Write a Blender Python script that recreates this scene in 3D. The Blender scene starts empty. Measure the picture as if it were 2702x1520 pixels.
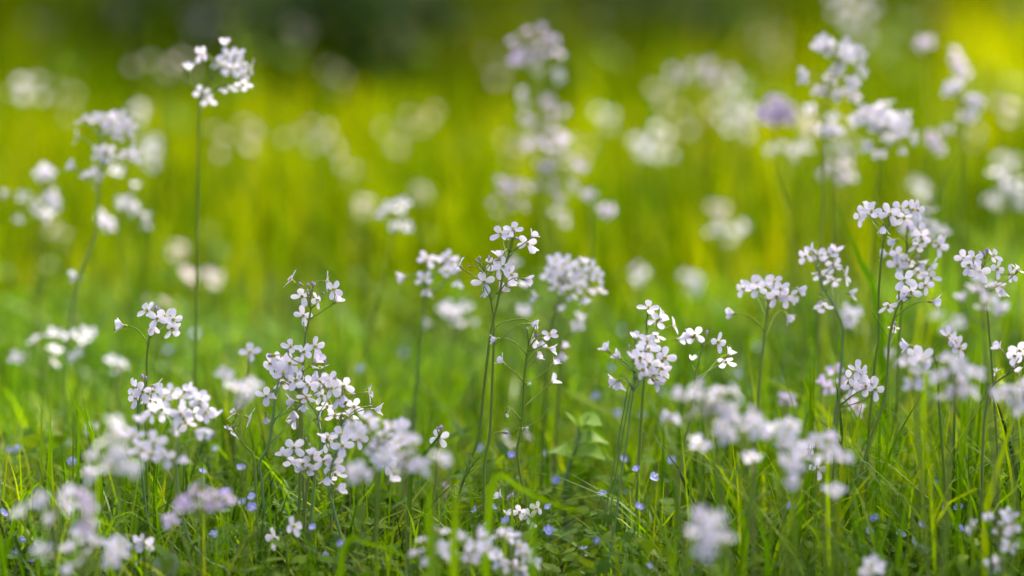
import bpy, math, random
import numpy as np
from mathutils import Vector, Quaternion
R = math.radians
random.seed(11)
RNG = np.random.default_rng(5)
scene = bpy.context.scene
COL = scene.collection

# ------------------------------------------------------------------ camera, sky, sun, exposure
CAM_H, PITCH, LENS = 0.656, R(7.5), 135.0
cd = bpy.data.cameras.new('camera'); cam = bpy.data.objects.new('camera', cd); COL.objects.link(cam)
cam.location = (0, 0, CAM_H); cam.rotation_euler = (R(90) - PITCH, 0, 0)
cd.lens = LENS; cd.sensor_width = 36; cd.clip_start = 0.05; cd.clip_end = 500
cd.dof.use_dof = True; cd.dof.focus_distance = 3.02; cd.dof.aperture_fstop = 2.6
scene.camera = cam
SUN_EL, SUN_AZ = R(55), R(36)          # azimuth measured from straight ahead (+Y) towards the right (+X)
w = bpy.data.worlds.new('World'); scene.world = w; w.use_nodes = True
nt = w.node_tree
sky = nt.nodes.new('ShaderNodeTexSky'); sky.sky_type = 'NISHITA'; sky.sun_disc = False
sky.air_density = 0.55; sky.dust_density = 6.0; sky.ozone_density = 0.3
sky.sun_elevation = SUN_EL; sky.sun_rotation = SUN_AZ
bg = nt.nodes['Background']; bg.inputs['Strength'].default_value = 0.13
nt.links.new(sky.outputs[0], bg.inputs[0])
sd = bpy.data.lights.new('sun', 'SUN'); sd.energy = 4.4; sd.angle = R(0.6); sd.color = (1.0, 0.95, 0.86)
sun = bpy.data.objects.new('sun', sd); COL.objects.link(sun)
to_sun = Vector((math.sin(SUN_AZ) * math.cos(SUN_EL), math.cos(SUN_AZ) * math.cos(SUN_EL), math.sin(SUN_EL)))
sun.rotation_euler = to_sun.to_track_quat('Z', 'Y').to_euler()
scene.view_settings.view_transform = 'Standard'; scene.view_settings.look = 'None'
scene.view_settings.exposure = 1.92; scene.view_settings.gamma = 1
scene.render.engine = 'CYCLES'
scene.cycles.use_denoising = True
scene.cycles.max_bounces = 8; scene.cycles.transmission_bounces = 6; scene.cycles.diffuse_bounces = 4

# ------------------------------------------------------------------ photo pixels (2702 x 1520) to points in the meadow
PW, PH = 2702.0, 1520.0
FWD = Vector((0, math.cos(PITCH), -math.sin(PITCH))); UPV = Vector((0, math.sin(PITCH), math.cos(PITCH)))
def ray(u, v):
    k = 36.0 / LENS / PW
    return FWD + Vector((1, 0, 0)) * ((u - PW / 2) * k) + UPV * ((PH / 2 - v) * k)
def at(u, v, y):
    d = ray(u, v); return Vector((0, 0, CAM_H)) + d * (y / d.y)
def at_z(u, v, z):
    d = ray(u, v); return Vector((0, 0, CAM_H)) + d * ((z - CAM_H) / d.z)

# ------------------------------------------------------------------ materials
def new_mat(name):
    m = bpy.data.materials.new(name); m.use_nodes = True
    n = m.node_tree.nodes; n.clear()
    return m, n, m.node_tree.links
def leafy(name, cols, transl, rough=0.45, trans_col=None, attr=None, noise=0.0, spec=0.3, veins=None):
    """two-sided leaf or petal: gloss + diffuse mixed with light passing through"""
    m, n, L = new_mat(name)
    out = n.new('ShaderNodeOutputMaterial'); mix = n.new('ShaderNodeMixShader'); mix.inputs[0].default_value = transl
    p = n.new('ShaderNodeBsdfPrincipled'); p.inputs['Roughness'].default_value = rough
    p.inputs['Specular IOR Level'].default_value = spec
    t = n.new('ShaderNodeBsdfTranslucent')
    ramp = n.new('ShaderNodeValToRGB'); el = ramp.color_ramp.elements
    el[0].color = (*cols[0], 1); el[1].color = (*cols[-1], 1)
    for i, c in enumerate(cols[1:-1]):
        e = el.new((i + 1) / (len(cols) - 1)); e.color = (*c, 1)
    if attr:
        a = n.new('ShaderNodeAttribute'); a.attribute_name = attr; src = a.outputs['Fac']
    else:
        a = n.new('ShaderNodeObjectInfo'); src = a.outputs['Random']
    if noise:
        tc = n.new('ShaderNodeTexCoord'); nz = n.new('ShaderNodeTexNoise'); nz.inputs['Scale'].default_value = noise
        nz.inputs['Detail'].default_value = 3
        L.new(tc.outputs['Object'], nz.inputs['Vector'])
        ad = n.new('ShaderNodeMath'); ad.operation = 'MULTIPLY_ADD'; ad.inputs[1].default_value = 0.5; 
        sb = n.new('ShaderNodeMath'); sb.operation = 'SUBTRACT'; sb.inputs[1].default_value = 0.25
        L.new(nz.outputs['Fac'], ad.inputs[0]); L.new(src, ad.inputs[2]); L.new(ad.outputs[0], sb.inputs[0]); src = sb.outputs[0]
    L.new(src, ramp.inputs[0])
    col = ramp.outputs[0]
    if veins:                               # fine lengthwise veins, in petal coordinates
        uv = n.new('ShaderNodeUVMap'); wv = n.new('ShaderNodeTexWave'); wv.bands_direction = 'X'
        wv.inputs['Scale'].default_value = 2.1; wv.inputs['Distortion'].default_value = 1.2
        L.new(uv.outputs[0], wv.inputs['Vector'])
        pw = n.new('ShaderNodeMath'); pw.operation = 'POWER'; pw.inputs[1].default_value = 4
        L.new(wv.outputs['Fac'], pw.inputs[0])
        ml = n.new('ShaderNodeMath'); ml.operation = 'MULTIPLY'; ml.inputs[1].default_value = 0.45
        L.new(pw.outputs[0], ml.inputs[0])
        mx = n.new('ShaderNodeMix'); mx.data_type = 'RGBA'
        L.new(ml.outputs[0], mx.inputs[0]); L.new(col, mx.inputs[6]); mx.inputs[7].default_value = (*veins, 1)
        col = mx.outputs[2]
    L.new(col, p.inputs['Base Color'])
    if trans_col:
        mu = n.new('ShaderNodeMix'); mu.data_type = 'RGBA'; mu.blend_type = 'MULTIPLY'; mu.inputs[0].default_value = 1
        L.new(col, mu.inputs[6]); mu.inputs[7].default_value = (*trans_col, 1); L.new(mu.outputs[2], t.inputs[0])
    else:
        L.new(col, t.inputs[0])
    L.new(p.outputs[0], mix.inputs[1]); L.new(t.outputs[0], mix.inputs[2]); L.new(mix.outputs[0], out.inputs[0])
    return m
M = {}
M['petal'] = leafy('petal_white', [(.80, .74, .86), (.86, .83, .91), (.82, .76, .88)], .42, .55, veins=(.62, .52, .74), spec=.15)
M['lilac'] = leafy('petal_lilac', [(.74, .63, .82), (.80, .70, .85), (.76, .66, .83)], .42, .55, veins=(.48, .34, .66), spec=.15)
M['violet'] = leafy('petal_violet', [(.61, .49, .77), (.69, .58, .82), (.64, .52, .78)], .42, .55, veins=(.40, .26, .60), spec=.15)
M['cream'] = leafy('petal_cream_warm_light', [(.76, .62, .68), (.78, .66, .66), (.75, .62, .71)], .42, .55, spec=.15)  # pinkish cream; on far heads the warm sunlight is put into this colour
M['bud'] = leafy('bud_violet', [(.42, .28, .62), (.60, .47, .76)], .2, .5, spec=.2)
M['green'] = leafy('calyx_green', [(.36, .46, .04), (.50, .55, .06), (.46, .46, .12)], .5, .5)
M['stem'] = leafy('stem_green', [(.18, .27, .035), (.24, .33, .05), (.21, .24, .07)], .12, .5, noise=30, spec=.12)
M['palestem'] = leafy('stem_pale_green', [(.17, .27, .09), (.21, .31, .11)], .12, .4, noise=30)
M['anther'] = leafy('anther_yellow', [(.78, .76, .12), (.84, .78, .16)], .35, .6)
M['leaf'] = leafy('leaf_green', [(.07, .16, .02), (.10, .21, .025), (.09, .17, .04)], .4, .55, noise=40, spec=.12)
M['broad'] = leafy('broad_leaf_green', [(.26, .44, .045), (.32, .50, .06)], .45, .42, noise=60)
M['blue'] = leafy('speedwell_blue', [(.32, .34, .80), (.41, .43, .85), (.50, .52, .88)], .4, .5, veins=(.12, .13, .60), spec=.2)
M['whitec'] = leafy('speedwell_white', [(.80, .80, .82), (.84, .84, .86)], .3, .5)
M['dry'] = leafy('dry_brown', [(.22, .12, .06), (.30, .18, .09)], .2, .6, noise=50)
M['grass'] = leafy('grass_green', [(.007, .026, .001), (.036, .100, .001), (.090, .195, .001), (.170, .285, .002), (.28, .34, .003)],
                   .5, .38, trans_col=(1.35, 1.35, .3), attr='tint', spec=.10)
M['fargrass'] = leafy('grass_green_sunlit_tone', [(.007, .027, .001), (.032, .080, .001), (.080, .145, .001), (.16, .215, .001), (.28, .30, .002)],
                   .5, .6, trans_col=(1.45, 1.3, .25), attr='tint', spec=0.0)  # yellower copy of the near grass, its sunlit look put into the colour
M['straw'] = leafy('dry_grass', [(.20, .17, .07), (.33, .28, .13)], .3, .6, attr='tint')
M['cover'] = leafy('ground_cover_leaf', [(.030, .085, .004), (.07, .15, .008), (.14, .22, .02)], .4, .5, attr='tint', trans_col=(1.3, 1.2, .3), spec=.03)
M['sage'] = leafy('grey_green_leaf', [(.06, .12, .015), (.10, .17, .03), (.17, .24, .06)], .35, .5, attr='tint', spec=.04)
M['sage2'] = leafy('round_leaf_grey_green', [(.17, .25, .10), (.22, .30, .13)], .3, .4, noise=120)
M['bush'] = leafy('bush_leaf', [(.022, .06, .003), (.06, .12, .004), (.14, .19, .006)], .35, .45, attr='tint', trans_col=(1.4, 1.2, .4))
M['bark'] = leafy('bark_brown', [(.07, .05, .035), (.10, .075, .05)], 0.0, .8, noise=20)
def ground_mat():
    m, n, L = new_mat('meadow_soil')
    out = n.new('ShaderNodeOutputMaterial'); p = n.new('ShaderNodeBsdfPrincipled'); p.inputs['Roughness'].default_value = 1.0; p.inputs['Specular IOR Level'].default_value = 0.0
    tc = n.new('ShaderNodeTexCoord'); nz = n.new('ShaderNodeTexNoise'); nz.inputs['Scale'].default_value = 9; nz.inputs['Detail'].default_value = 9
    rp = n.new('ShaderNodeValToRGB'); e = rp.color_ramp.elements
    e[0].position = .35; e[0].color = (.014, .018, .005, 1); e[1].position = .7; e[1].color = (.016, .040, .004, 1)
    x = e.new(.5); x.color = (.020, .024, .008, 1)
    L.new(tc.outputs['Object'], nz.inputs['Vector']); L.new(nz.outputs['Fac'], rp.inputs[0]); L.new(rp.outputs[0], p.inputs['Base Color'])
    L.new(p.outputs[0], out.inputs[0]); return m
M['ground'] = ground_mat()

# ------------------------------------------------------------------ mesh helpers
class MB:
    def __init__(self): self.v = []; self.f = []; self.m = []; self.uv = []
    def quadgrid(self, rows, mat=0, uvs=None):
        b = len(self.v); k = len(rows[0])
        for r_i, r in enumerate(rows):
            for c_i, p in enumerate(r):
                self.v.append(tuple(p)); self.uv.append((c_i / (k - 1), r_i / (len(rows) - 1)))
        for i in range(len(rows) - 1):
            for j in range(k - 1):
                a = b + i * k + j; self.f.append((a, a + 1, a + k + 1, a + k)); self.m.append(mat)
    def tube(self, pts, rad, sides=6, mat=0):
        pts = [Vector(p) for p in pts]; b = len(self.v); n = len(pts)
        ref = Vector((0.3, 1, 0.1))
        for i, p in enumerate(pts):
            d = (pts[min(i + 1, n - 1)] - pts[max(i - 1, 0)])
            if d.length < 1e-9: d = Vector((0, 0, 1))
            d.normalize(); x = d.cross(ref)
            if x.length < 1e-4: x = d.cross(Vector((1, 0, 0)))
            x.normalize(); y = d.cross(x); r = rad(i / (n - 1)) if callable(rad) else rad
            for s in range(sides):
                a = 2 * math.pi * s / sides; self.v.append(tuple(p + x * (math.cos(a) * r) + y * (math.sin(a) * r))); self.uv.append((s / sides, i / n))
        for i in range(n - 1):
            for s in range(sides):
                a = b + i * sides + s; c = b + i * sides + (s + 1) % sides
                self.f.append((a, c, c + sides, a + sides)); self.m.append(mat)
        self.f.append(tuple(b + (n - 1) * sides + s for s in range(sides))); self.m.append(mat)
        self.f.append(tuple(b + s for s in reversed(range(sides)))); self.m.append(mat)
    def lathe(self, prof, sides=8, mat=0, wob=0.0, origin=(0, 0, 0)):
        b = len(self.v); o = Vector(origin)
        for i, (z, r) in enumerate(prof):
            for s in range(sides):
                a = 2 * math.pi * s / sides; k = 1 + wob * math.cos(4 * a)
                self.v.append((o.x + math.cos(a) * r * k, o.y + math.sin(a) * r * k, o.z + z)); self.uv.append((s / sides, i / len(prof)))
        for i in range(len(prof) - 1):
            for s in range(sides):
                a = b + i * sides + s; c = b + i * sides + (s + 1) % sides
                self.f.append((a, c, c + sides, a + sides)); self.m.append(mat)
    def mesh(self, name, mats):
        me = bpy.data.meshes.new(name); me.from_pydata(self.v, [], self.f)
        for k in mats: me.materials.append(M[k])
        me.polygons.foreach_set('material_index', self.m)
        me.polygons.foreach_set('use_smooth', [True] * len(self.f))
        ul = me.uv_layers.new(name='UVMap')
        idx = np.zeros(len(me.loops), dtype=np.int32); me.loops.foreach_get('vertex_index', idx)
        ul.data.foreach_set('uv', np.array(self.uv, dtype=np.float32)[idx].ravel())
        me.update(); return me
def link(name, me, parent=None, loc=None, quat=None, scale=None):
    o = bpy.data.objects.new(name, me); COL.objects.link(o)
    if parent: o.parent = parent
    if loc is not None: o.location = loc
    if quat is not None: o.rotation_mode = 'QUATERNION'; o.rotation_quaternion = quat
    if scale is not None: o.scale = (scale,) * 3
    return o
LABELS = {}
def tag(o, label, cat, group=None):
    o['label'] = label; o['category'] = cat
    if group: o['group'] = group
    LABELS.setdefault(label, []).append(o.name)
def catmull(pts, per=6):
    pts = [Vector(p) for p in pts]
    if len(pts) < 3:
        return [pts[0].lerp(pts[-1], i / per) for i in range(per + 1)]
    P = [pts[0] * 2 - pts[1]] + pts + [pts[-1] * 2 - pts[-2]]; out = []
    for i in range(1, len(P) - 2):
        a, b, c, d = P[i - 1:i + 3]
        for k in range(per):
            t = k / per
            out.append(0.5 * ((2 * b) + (c - a) * t + (2 * a - 5 * b + 4 * c - d) * t * t + (3 * b - a - 3 * c + d) * t ** 3))
    out.append(pts[-1]); return out

# ------------------------------------------------------------------ flower meshes
MM = 0.001
def petal_rows(L, W, open_deg, az, rise, curl, rnd, base_r=.5 * MM, ns=7, nt=9, twist=0.0, notch=0.03):
    rows = []
    ca, sa = math.cos(az), math.sin(az)
    r, z, ang = base_r, 0.0, R(6)
    pr = 0.0
    side = Vector((-sa, ca, 0))
    for i in range(nt):
        t = i / (nt - 1)
        if i:
            want = R(8) if t < .22 else R(open_deg) + R(curl) * (t - .4)
            ang += (want - ang) * .75
            step = L / (nt - 1)
            r += math.sin(ang) * step; z += math.cos(ang) * step
        if t < .22: wd = .20 + .25 * t / .22
        elif t < .68: q = (t - .22) / .46; wd = .45 + .55 * math.sin(q * math.pi / 2)
        else: q = (t - .68) / .32; wd = math.sqrt(max(0.0, 1 - (q * .985) ** 2.4)) * .97 + .03
        wd *= W
        row = []
        for j in range(ns):
            s = -1 + 2 * j / (ns - 1)
            cup = (s * s) * wd * .16 + math.sin(3.1 * s + rnd * 9 + 5 * t) * W * .06 * t
            rr = r - (1 - abs(s)) * notch * L * (t ** 8) * -0.0
            nrm_r, nrm_z = -math.cos(ang), math.sin(ang)
            tip = -notch * L * (t ** 6) * (1 - min(1, abs(s) * 1.6))     # shallow notch at the tip
            pr_ = rr + math.sin(ang) * tip + nrm_r * cup; pz = z + math.cos(ang) * tip + nrm_z * cup + twist * s * wd * t
            p = Vector((ca * pr_, sa * pr_, rise + pz)) + side * (s * wd)
            row.append(p)
        rows.append(row)
    return rows
def petals_into(mb, kind, rnd, mat=0, lo=False):
    ns, nt_ = (5, 6) if lo else (7, 9)
    L0, W0 = 11.0 * MM, 2.95 * MM
    for k in range(4):
        az = k * math.pi / 2 + rnd.uniform(-.2, .2) + (.18 if k % 2 else -.18) * rnd.choice((0, 1))
        L = L0 * rnd.uniform(.88, 1.08); W = W0 * rnd.uniform(.86, 1.12)
        if kind == 'o': op, cu = rnd.uniform(68, 92), rnd.uniform(-10, 22)
        elif kind == 'h': op, cu = rnd.uniform(24, 46), rnd.uniform(0, 30)
        elif kind == 'c': op, cu = rnd.uniform(8, 18), -10; L *= .8; W *= .75
        else: op, cu = rnd.uniform(20, 150), rnd.uniform(-90, 90); L *= .62; W *= .5
        mb.quadgrid(petal_rows(L, W, op, az, 2.4 * MM, cu, rnd.random(), ns=ns, nt=nt_, twist=rnd.uniform(-.18, .18)), mat)
def calyx_into(mb, mat=0, sides=8):
    mb.lathe([(0, .35 * MM), (.4 * MM, .95 * MM), (1.4 * MM, 1.25 * MM), (2.6 * MM, 1.25 * MM), (3.5 * MM, 1.05 * MM), (3.9 * MM, .75 * MM)], sides, mat, wob=.12)
def stamens_into(mb, rnd, mat_y=0, mat_g=1, lo=False):
    n = 4 if lo else 6
    for k in range(n):
        a = k * 2 * math.pi / n + rnd.uniform(-.3, .3); rr = rnd.uniform(.9, 1.6) * MM; h = rnd.uniform(5.2, 6.6) * MM
        p0 = Vector((math.cos(a) * .4 * MM, math.sin(a) * .4 * MM, 2.6 * MM)); p1 = Vector((math.cos(a) * rr, math.sin(a) * rr, h))
        mb.tube([p0, p0.lerp(p1, .6), p1], .14 * MM, 4, mat_g)
        mb.lathe([(-.6 * MM, .1 * MM), (-.3 * MM, .58 * MM), (.3 * MM, .58 * MM), (.6 * MM, .1 * MM)], 5, mat_y, origin=p1)
    mb.tube([(0, 0, 2.6 * MM), (0, 0, 5 * MM), (0, 0, 6.3 * MM)], lambda t: .8 * MM, 6, mat_g)
VAR = {}
def build_variants():
    rnd = random.Random(3)
    for pk in ('petal', 'lilac', 'violet', 'cream'):
        for kind, cnt in (('o', 7 if pk == 'petal' else 4), ('h', 4 if pk == 'petal' else 3), ('c', 2), ('w', 2)):
            hi, lo = [], []
            for i in range(cnt):
                st = rnd.getstate()
                mb = MB(); petals_into(mb, kind, rnd); hi.append(mb.mesh('flower_petals', [pk]))
                mb = MB(); petals_into(mb, kind, rnd, 0, True); calyx_into(mb, 1, 6)
                if kind in 'oh': stamens_into(mb, rnd, 2, 1, True)
                lo.append(mb.mesh('flower_whole', [pk, 'green', 'anther']))
            VAR[pk, kind, 'hi'] = hi; VAR[pk, kind, 'lo'] = lo
    VAR['calyx'] = []
    mb = MB(); calyx_into(mb); VAR['calyx'].append(mb.mesh('calyx', ['green']))
    VAR['stamens'] = []
    for i in range(3):
        mb = MB(); stamens_into(mb, rnd); VAR['stamens'].append(mb.mesh('stamens', ['anther', 'green']))
    VAR['bud'] = []
    for i in range(3):
        mb = MB(); s = .8 + .25 * i
        mb.lathe([(0, .3 * MM), (.5 * MM, .9 * MM * s), (2 * MM * s, 1.25 * MM * s), (3.2 * MM * s, 1.2 * MM * s)], 8, 0, wob=.08)
        mb.lathe([(3.0 * MM * s, 1.18 * MM * s), (4.2 * MM * s, 1.3 * MM * s), (5.2 * MM * s, 1.0 * MM * s), (5.9 * MM * s, .45 * MM * s), (6.1 * MM * s, .05 * MM)], 8, 1, wob=.1)
        VAR['bud'].append(mb.mesh('bud', ['green', 'bud']))
    VAR['leaf'] = []
    for i in range(4):                                    # pinnate stem leaf: a rib with narrow leaflets
        mb = MB(); Lr = rnd.uniform(30, 48) * MM; pts = [Vector((Lr * t, 0, Lr * (.55 * t - .25 * t * t))) for t in (0, .25, .5, .75, 1)]
        mb.tube(catmull(pts, 3), .35 * MM, 5, 0)
        prs = rnd.randint(2, 4)
        for k in range(prs + 1):
            t = .35 + .65 * k / prs; b = Vector((Lr * t, 0, Lr * (.55 * t - .25 * t * t)))
            for sgn in ((1, -1) if k < prs else (0,)):
                d = Vector((.75, sgn * .8, .35)).normalized() if sgn else Vector((1, 0, .2)).normalized()
                ln = rnd.uniform(9, 17) * MM; wd = rnd.uniform(1.0, 1.6) * MM
                sd_ = d.cross(Vector((0, 0, 1))).normalized()
                rows = []
                for q in (0, .3, .65, 1):
                    ww = wd * (.35, 1, .85, .08)[(0, .3, .65, 1).index(q)]; c = b + d * (ln * q) + Vector((0, 0, ln * .15 * q * (1 - q)))
                    rows.append([c - sd_ * ww, c + Vector((0, 0, -.2 * MM)), c + sd_ * ww])
                mb.quadgrid(rows, 0)
        VAR['leaf'].append(mb.mesh('pinnate_leaf', ['leaf']))
build_variants()
def axis_quat(ax, roll):
    return Vector((0, 0, 1)).rotation_difference(ax) @ Quaternion((0, 0, 1), roll)
DIRV = {'F': Vector((0, -1, 0)), 'B': Vector((0, 1, 0)), 'L': Vector((-1, 0, 0)), 'R': Vector((1, 0, 0)), 'U': Vector((0, 0, 1)), 'D': Vector((0, 0, -1))}

# ------------------------------------------------------------------ a cuckooflower plant
NPLANT = 0
ALL_HEADS = []          # (u, v, landmark)
def parse(txt):
    import re
    out = []
    for tok in txt.split():
        m = re.match(r'(-?\d+),(-?\d+)([ohcbw]?)([FBLRUD]*)(?:\*([\d.]+))?$', tok)
        out.append((int(m[1]), int(m[2]), m[3] or 'o', m[4], float(m[5] or 1)))
    return out
def plant(label, D, stem, flowers, tint='petal', hi=True, stem_mat='stem', thick=1.0, leaves=0, depth=.012, landmark=None, petal_scale=1.0, extra=None, group='cuckooflowers standing in the meadow grass'):
    """stem: photo points from the top down; flowers: photo points with form and facing"""
    global NPLANT; NPLANT += 1
    rnd = random.Random(NPLANT * 77 + 5)
    fl = parse(flowers) if isinstance(flowers, str) else flowers
    dy = rnd.uniform(-.04, .04)
    ztop = at(*stem[0], D).z
    pts = []
    for (u, v) in stem:
        p = at(u, v, D)
        if p.z > .012:
            p = at(u, v, D + dy * max(0, 1 - p.z / ztop)); pts.append(p)
    last = pts[-1]; prev = pts[-2] if len(pts) > 1 else last + Vector((0, 0, .05))
    sl = (last - prev); k = last.z / max(.03, prev.z - last.z)
    gx = last.x + max(-.05, min(.05, sl.x * k * .6)) + rnd.uniform(-.006, .006)
    ground = Vector((gx, D + dy, 0.0))
    if last.z > .05: pts.append(last.lerp(ground, .5) + Vector((sl.x * .15, 0, 0)))
    pts.append(ground)
    pts = pts[::-1]                                       # base up
    root = bpy.data.objects.new('cuckooflower', None); COL.objects.link(root); root.location = ground
    root.empty_display_size = .02
    tag(root, label, 'flower', group)
    path = catmull(pts, 5)
    mb = MB()
    tr = lambda t: (1.45 - .7 * t) * MM * thick
    mb.tube([p - ground for p in path], tr, 6, 0)
    if extra:                                             # bare side stalks and seed pods
        for seg in extra:
            q = [at(u, v, D) - ground for (u, v) in seg]; mb.tube(catmull(q, 4), .55 * MM, 5, 0)
    zs = [p.z for p in path]
    def on_stem(z):
        z = max(zs[0], min(zs[-1], z)); 
        for i in range(len(path) - 1):
            if zs[i] <= z <= zs[i + 1] and zs[i + 1] > zs[i]:
                return path[i].lerp(path[i + 1], (z - zs[i]) / (zs[i + 1] - zs[i]))
        return path[-1]
    top = path[-1]
    for (u, v, kind, dirs, sc) in fl:
        sc *= petal_scale * .89 * rnd.uniform(.94, 1.06)
        c = at(u, v, D + rnd.gauss(0, depth))
        if dirs:
            ax = Vector((0, 0, 0))
            for ch in dirs: ax += DIRV[ch]
            ax += Vector((rnd.gauss(0, .14), rnd.gauss(0, .10), rnd.gauss(0, .14)))
        else:
            ax = (c - (top + Vector((0, 0, -.012)))) * 45 + Vector((rnd.gauss(0, .4), -.75 + rnd.gauss(0, .5), .45 + rnd.gauss(0, .35)))
        ax.normalize()
        off = {'o': 3.4, 'h': 6, 'c': 5, 'b': 3, 'w': 4}[kind] * MM * sc
        a = c - ax * off
        near = on_stem(a.z); lat = (Vector((a.x, a.y, 0)) - Vector((near.x, near.y, 0))).length
        s0 = on_stem(min(a.z - .5 * lat - 3 * MM, top.z - rnd.uniform(0, 3) * MM))
        ctrl = a - ax * min(.4 * (a - s0).length, .010) + Vector((0, 0, .001))
        q = [s0.lerp(ctrl, t / 6).lerp(ctrl.lerp(a, t / 6), t / 6) - ground for t in range(7)]
        mb.tube(q, lambda t: (.52 - .1 * t) * MM * (1 if hi else 1.25), 5, 0)
        quat = axis_quat(ax, rnd.uniform(0, 6.28) if kind != 'o' else rnd.choice((.78, .4, 0.1, 1.1)) + rnd.gauss(0, .2))
        loc = a - ground
        if kind == 'b':
            link('bud', rnd.choice(VAR['bud']), root, loc, quat, sc * rnd.uniform(.75, 1))
        elif hi:
            f = link('flower', rnd.choice(VAR[tint, kind, 'hi']), root, loc, quat, sc)
            link('calyx', VAR['calyx'][0], f)
            if kind in 'oh': link('stamens', rnd.choice(VAR['stamens']), f)
        else:
            link('flower', rnd.choice(VAR[tint, kind, 'lo']), root, loc, quat, sc)
    link('stem', mb.mesh('stem', [stem_mat]), root)
    for k in range((leaves + 1) // 2):
        z = zs[-1] * rnd.uniform(.12, .45); p = on_stem(z)
        lf = link('leaf', rnd.choice(VAR['leaf']), root, p - ground, Quaternion((0, 0, 1), rnd.uniform(0, 6.28)) @ Quaternion((0, 1, 0), -rnd.uniform(0, .6)), rnd.uniform(.7, 1.1))
    us = [f[0] for f in fl]; vs = [f[1] for f in fl]
    ALL_HEADS.append((sum(us) / len(us), sum(vs) / len(vs), landmark))
    return root
def head(label, D, u, v, n, su, sv, tint='petal', du=0, landmark=None, stem_mat='stem', half=.25, sc=1.0, buds=0):
    """an out-of-focus flower head: n flowers spread su by sv photo pixels round (u, v)"""
    rnd = random.Random(int(u * 31 + v * 17 + n)); fl = []; su *= 1.4; sv *= 1.35; n = max(3, round(n * (.52 if tint == 'cream' else .8)))
    for i in range(n):
        a = i * 2.399963 + rnd.uniform(-.3, .3); r = math.sqrt((i + .4) / n)
        k = 'h' if rnd.random() < half else 'o'
        fl.append((u + su * r * math.cos(a), v - sv * r * math.sin(a), k, '', sc))
    for i in range(buds):
        fl.append((u + rnd.uniform(-.5, .5) * su, v - sv * rnd.uniform(.6, 1.1), 'b', 'U', 1))
    vb = v + sv * .35
    sc *= .80 if tint == 'cream' else .92
    d = ray(u, v); D = min(D, (CAM_H - .15) / (-d.z / d.y)) if v < 500 else D
    return plant(label, D, [(u + du * .02, vb - sv * .3), (u + du * .15, vb + 70), (u + du * .5, vb + 210), (u + du, vb + 420)], fl, tint, False, stem_mat, landmark=landmark)
# ------------------------------------------------------------------ plants in or near the plane of focus
plant('tall upright pale flower head on a long bare stem, upper left', 3.26, [(562,175),(548,215),(527,267),(522,472),(519,682),(516,860),(514,1007)],
  '593,115hU 535,143oFL 498,181hU 624,147oFU 582,173oF 611,181oF 640,197oFR 658,178oR 642,220oFD 603,231oFD 535,246oF 548,257oFD 600,150oFU 590,135bU 630,165oFR', leaves=4, landmark='the tall long-stemmed plant at upper left')
plant('crooked green stem with a dense white head and three drooping flowers, upper left', 3.40, [(266,335),(265,367),(267,430),(260,482),(255,603),(236,661),(212,724),(189,829),(176,960)],
  '220,320oUL 246,315oFU 270,320oFU 291,309oU 315,309oFU 294,341oF 309,351oFR 336,336oFR 346,367oR 336,404oFD 351,409oFR 262,404oFL 286,398oF 278,420hD 207,362oL 191,440hUL 228,467hUL 254,459oF 199,729hL 300,325oF', stem_mat='palestem', landmark='the crooked stem at upper left')
plant('small plant of four flowers and one drooping side flower on a dark stem, left', 3.0, [(410,832),(402,851),(394,893),(388,946),(387,1012),(384,1111),(387,1243),(390,1389)],
  '391,821oFLU 415,841oF 402,863hFD 455,843oFR 452,866oFRD 319,859hL 410,818bU 420,813bU 437,838oFU', leaves=3, landmark='the dark-stemmed plant at left with one side flower')
plant('low head topped by two green buds, just under the dark stem plant at left', 2.96, [(377,1012),(372,1040),(367,1061),(364,1088),(370,1190),(378,1284),(393,1379),(446,1431),(524,1508)],
  '356,1022oFL 377,1033oF 400,1031oFR 412,1018hR 397,1055oFD 361,1050oFL 376,998bU 384,1000bU', leaves=2, stem_mat='palestem', landmark='the low head with two green buds')
plant('wide slightly soft cluster of a dozen white flowers, left of centre low', 2.86, [(470,1050),(476,1090),(475,1115),(468,1190),(467,1258),(478,1345),(503,1431),(555,1485),(603,1512)],
  '427,1080oF*1.1 455,1035oFU 477,1051oFU 432,1055oFU 478,1093oF*1.1 490,1111oFD 515,1048oFU 528,1058oF 540,1088oFR 511,1091oF 566,1095hU 405,1088oFL 500,1030hU', leaves=2, stem_mat='palestem', landmark='the wide soft cluster at lower left')
plant('soft foreground plant with nodding half-closed flowers under the wide cluster at left', 2.76, [(455,1120),(460,1180),(462,1260),(468,1380),(500,1470)],
  '372,1111hU*1.15 455,1138hR 521,1141hR*1.15 558,1144hL 351,1154oFU 407,1167oF*1.1 372,1187oF 399,1194oFD 435,1207oF 485,1207hD', leaves=2)
head('blurred pale foreground head at far lower left, left of the nodding flowers', 2.50, 300, 1190, 9, 46, 50, du=40)
plant('three outward turned flowers on a thin arching stem between the two left clusters', 2.96, [(618,1108),(612,1122),(628,1150),(648,1178),(670,1210),(676,1320)],
  '654,1101oR 622,1091oUL 621,1134oFDL 600,1128bD', leaves=2, landmark='the three-flowered arching stem')
plant('lone white flower facing the camera on a thin curved stalk, left of the big cluster', 3.14, [(657,940),(656,960),(652,992),(634,1030),(622,1100),(618,1200)],
  '660,932oFU*1.08', landmark='the lone white flower left of the big cluster')
plant('single soft white flower seen edge-on behind and left of the lone flower', 3.45, [(590,1000),(588,1040),(580,1120),(575,1200)], '591,990oFU*1.15 600,994hR', hi=False)
head('blurred pale foreground tuft between the lone flower and arching stem', 2.62, 637, 1045, 5, 34, 26, du=10)
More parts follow.
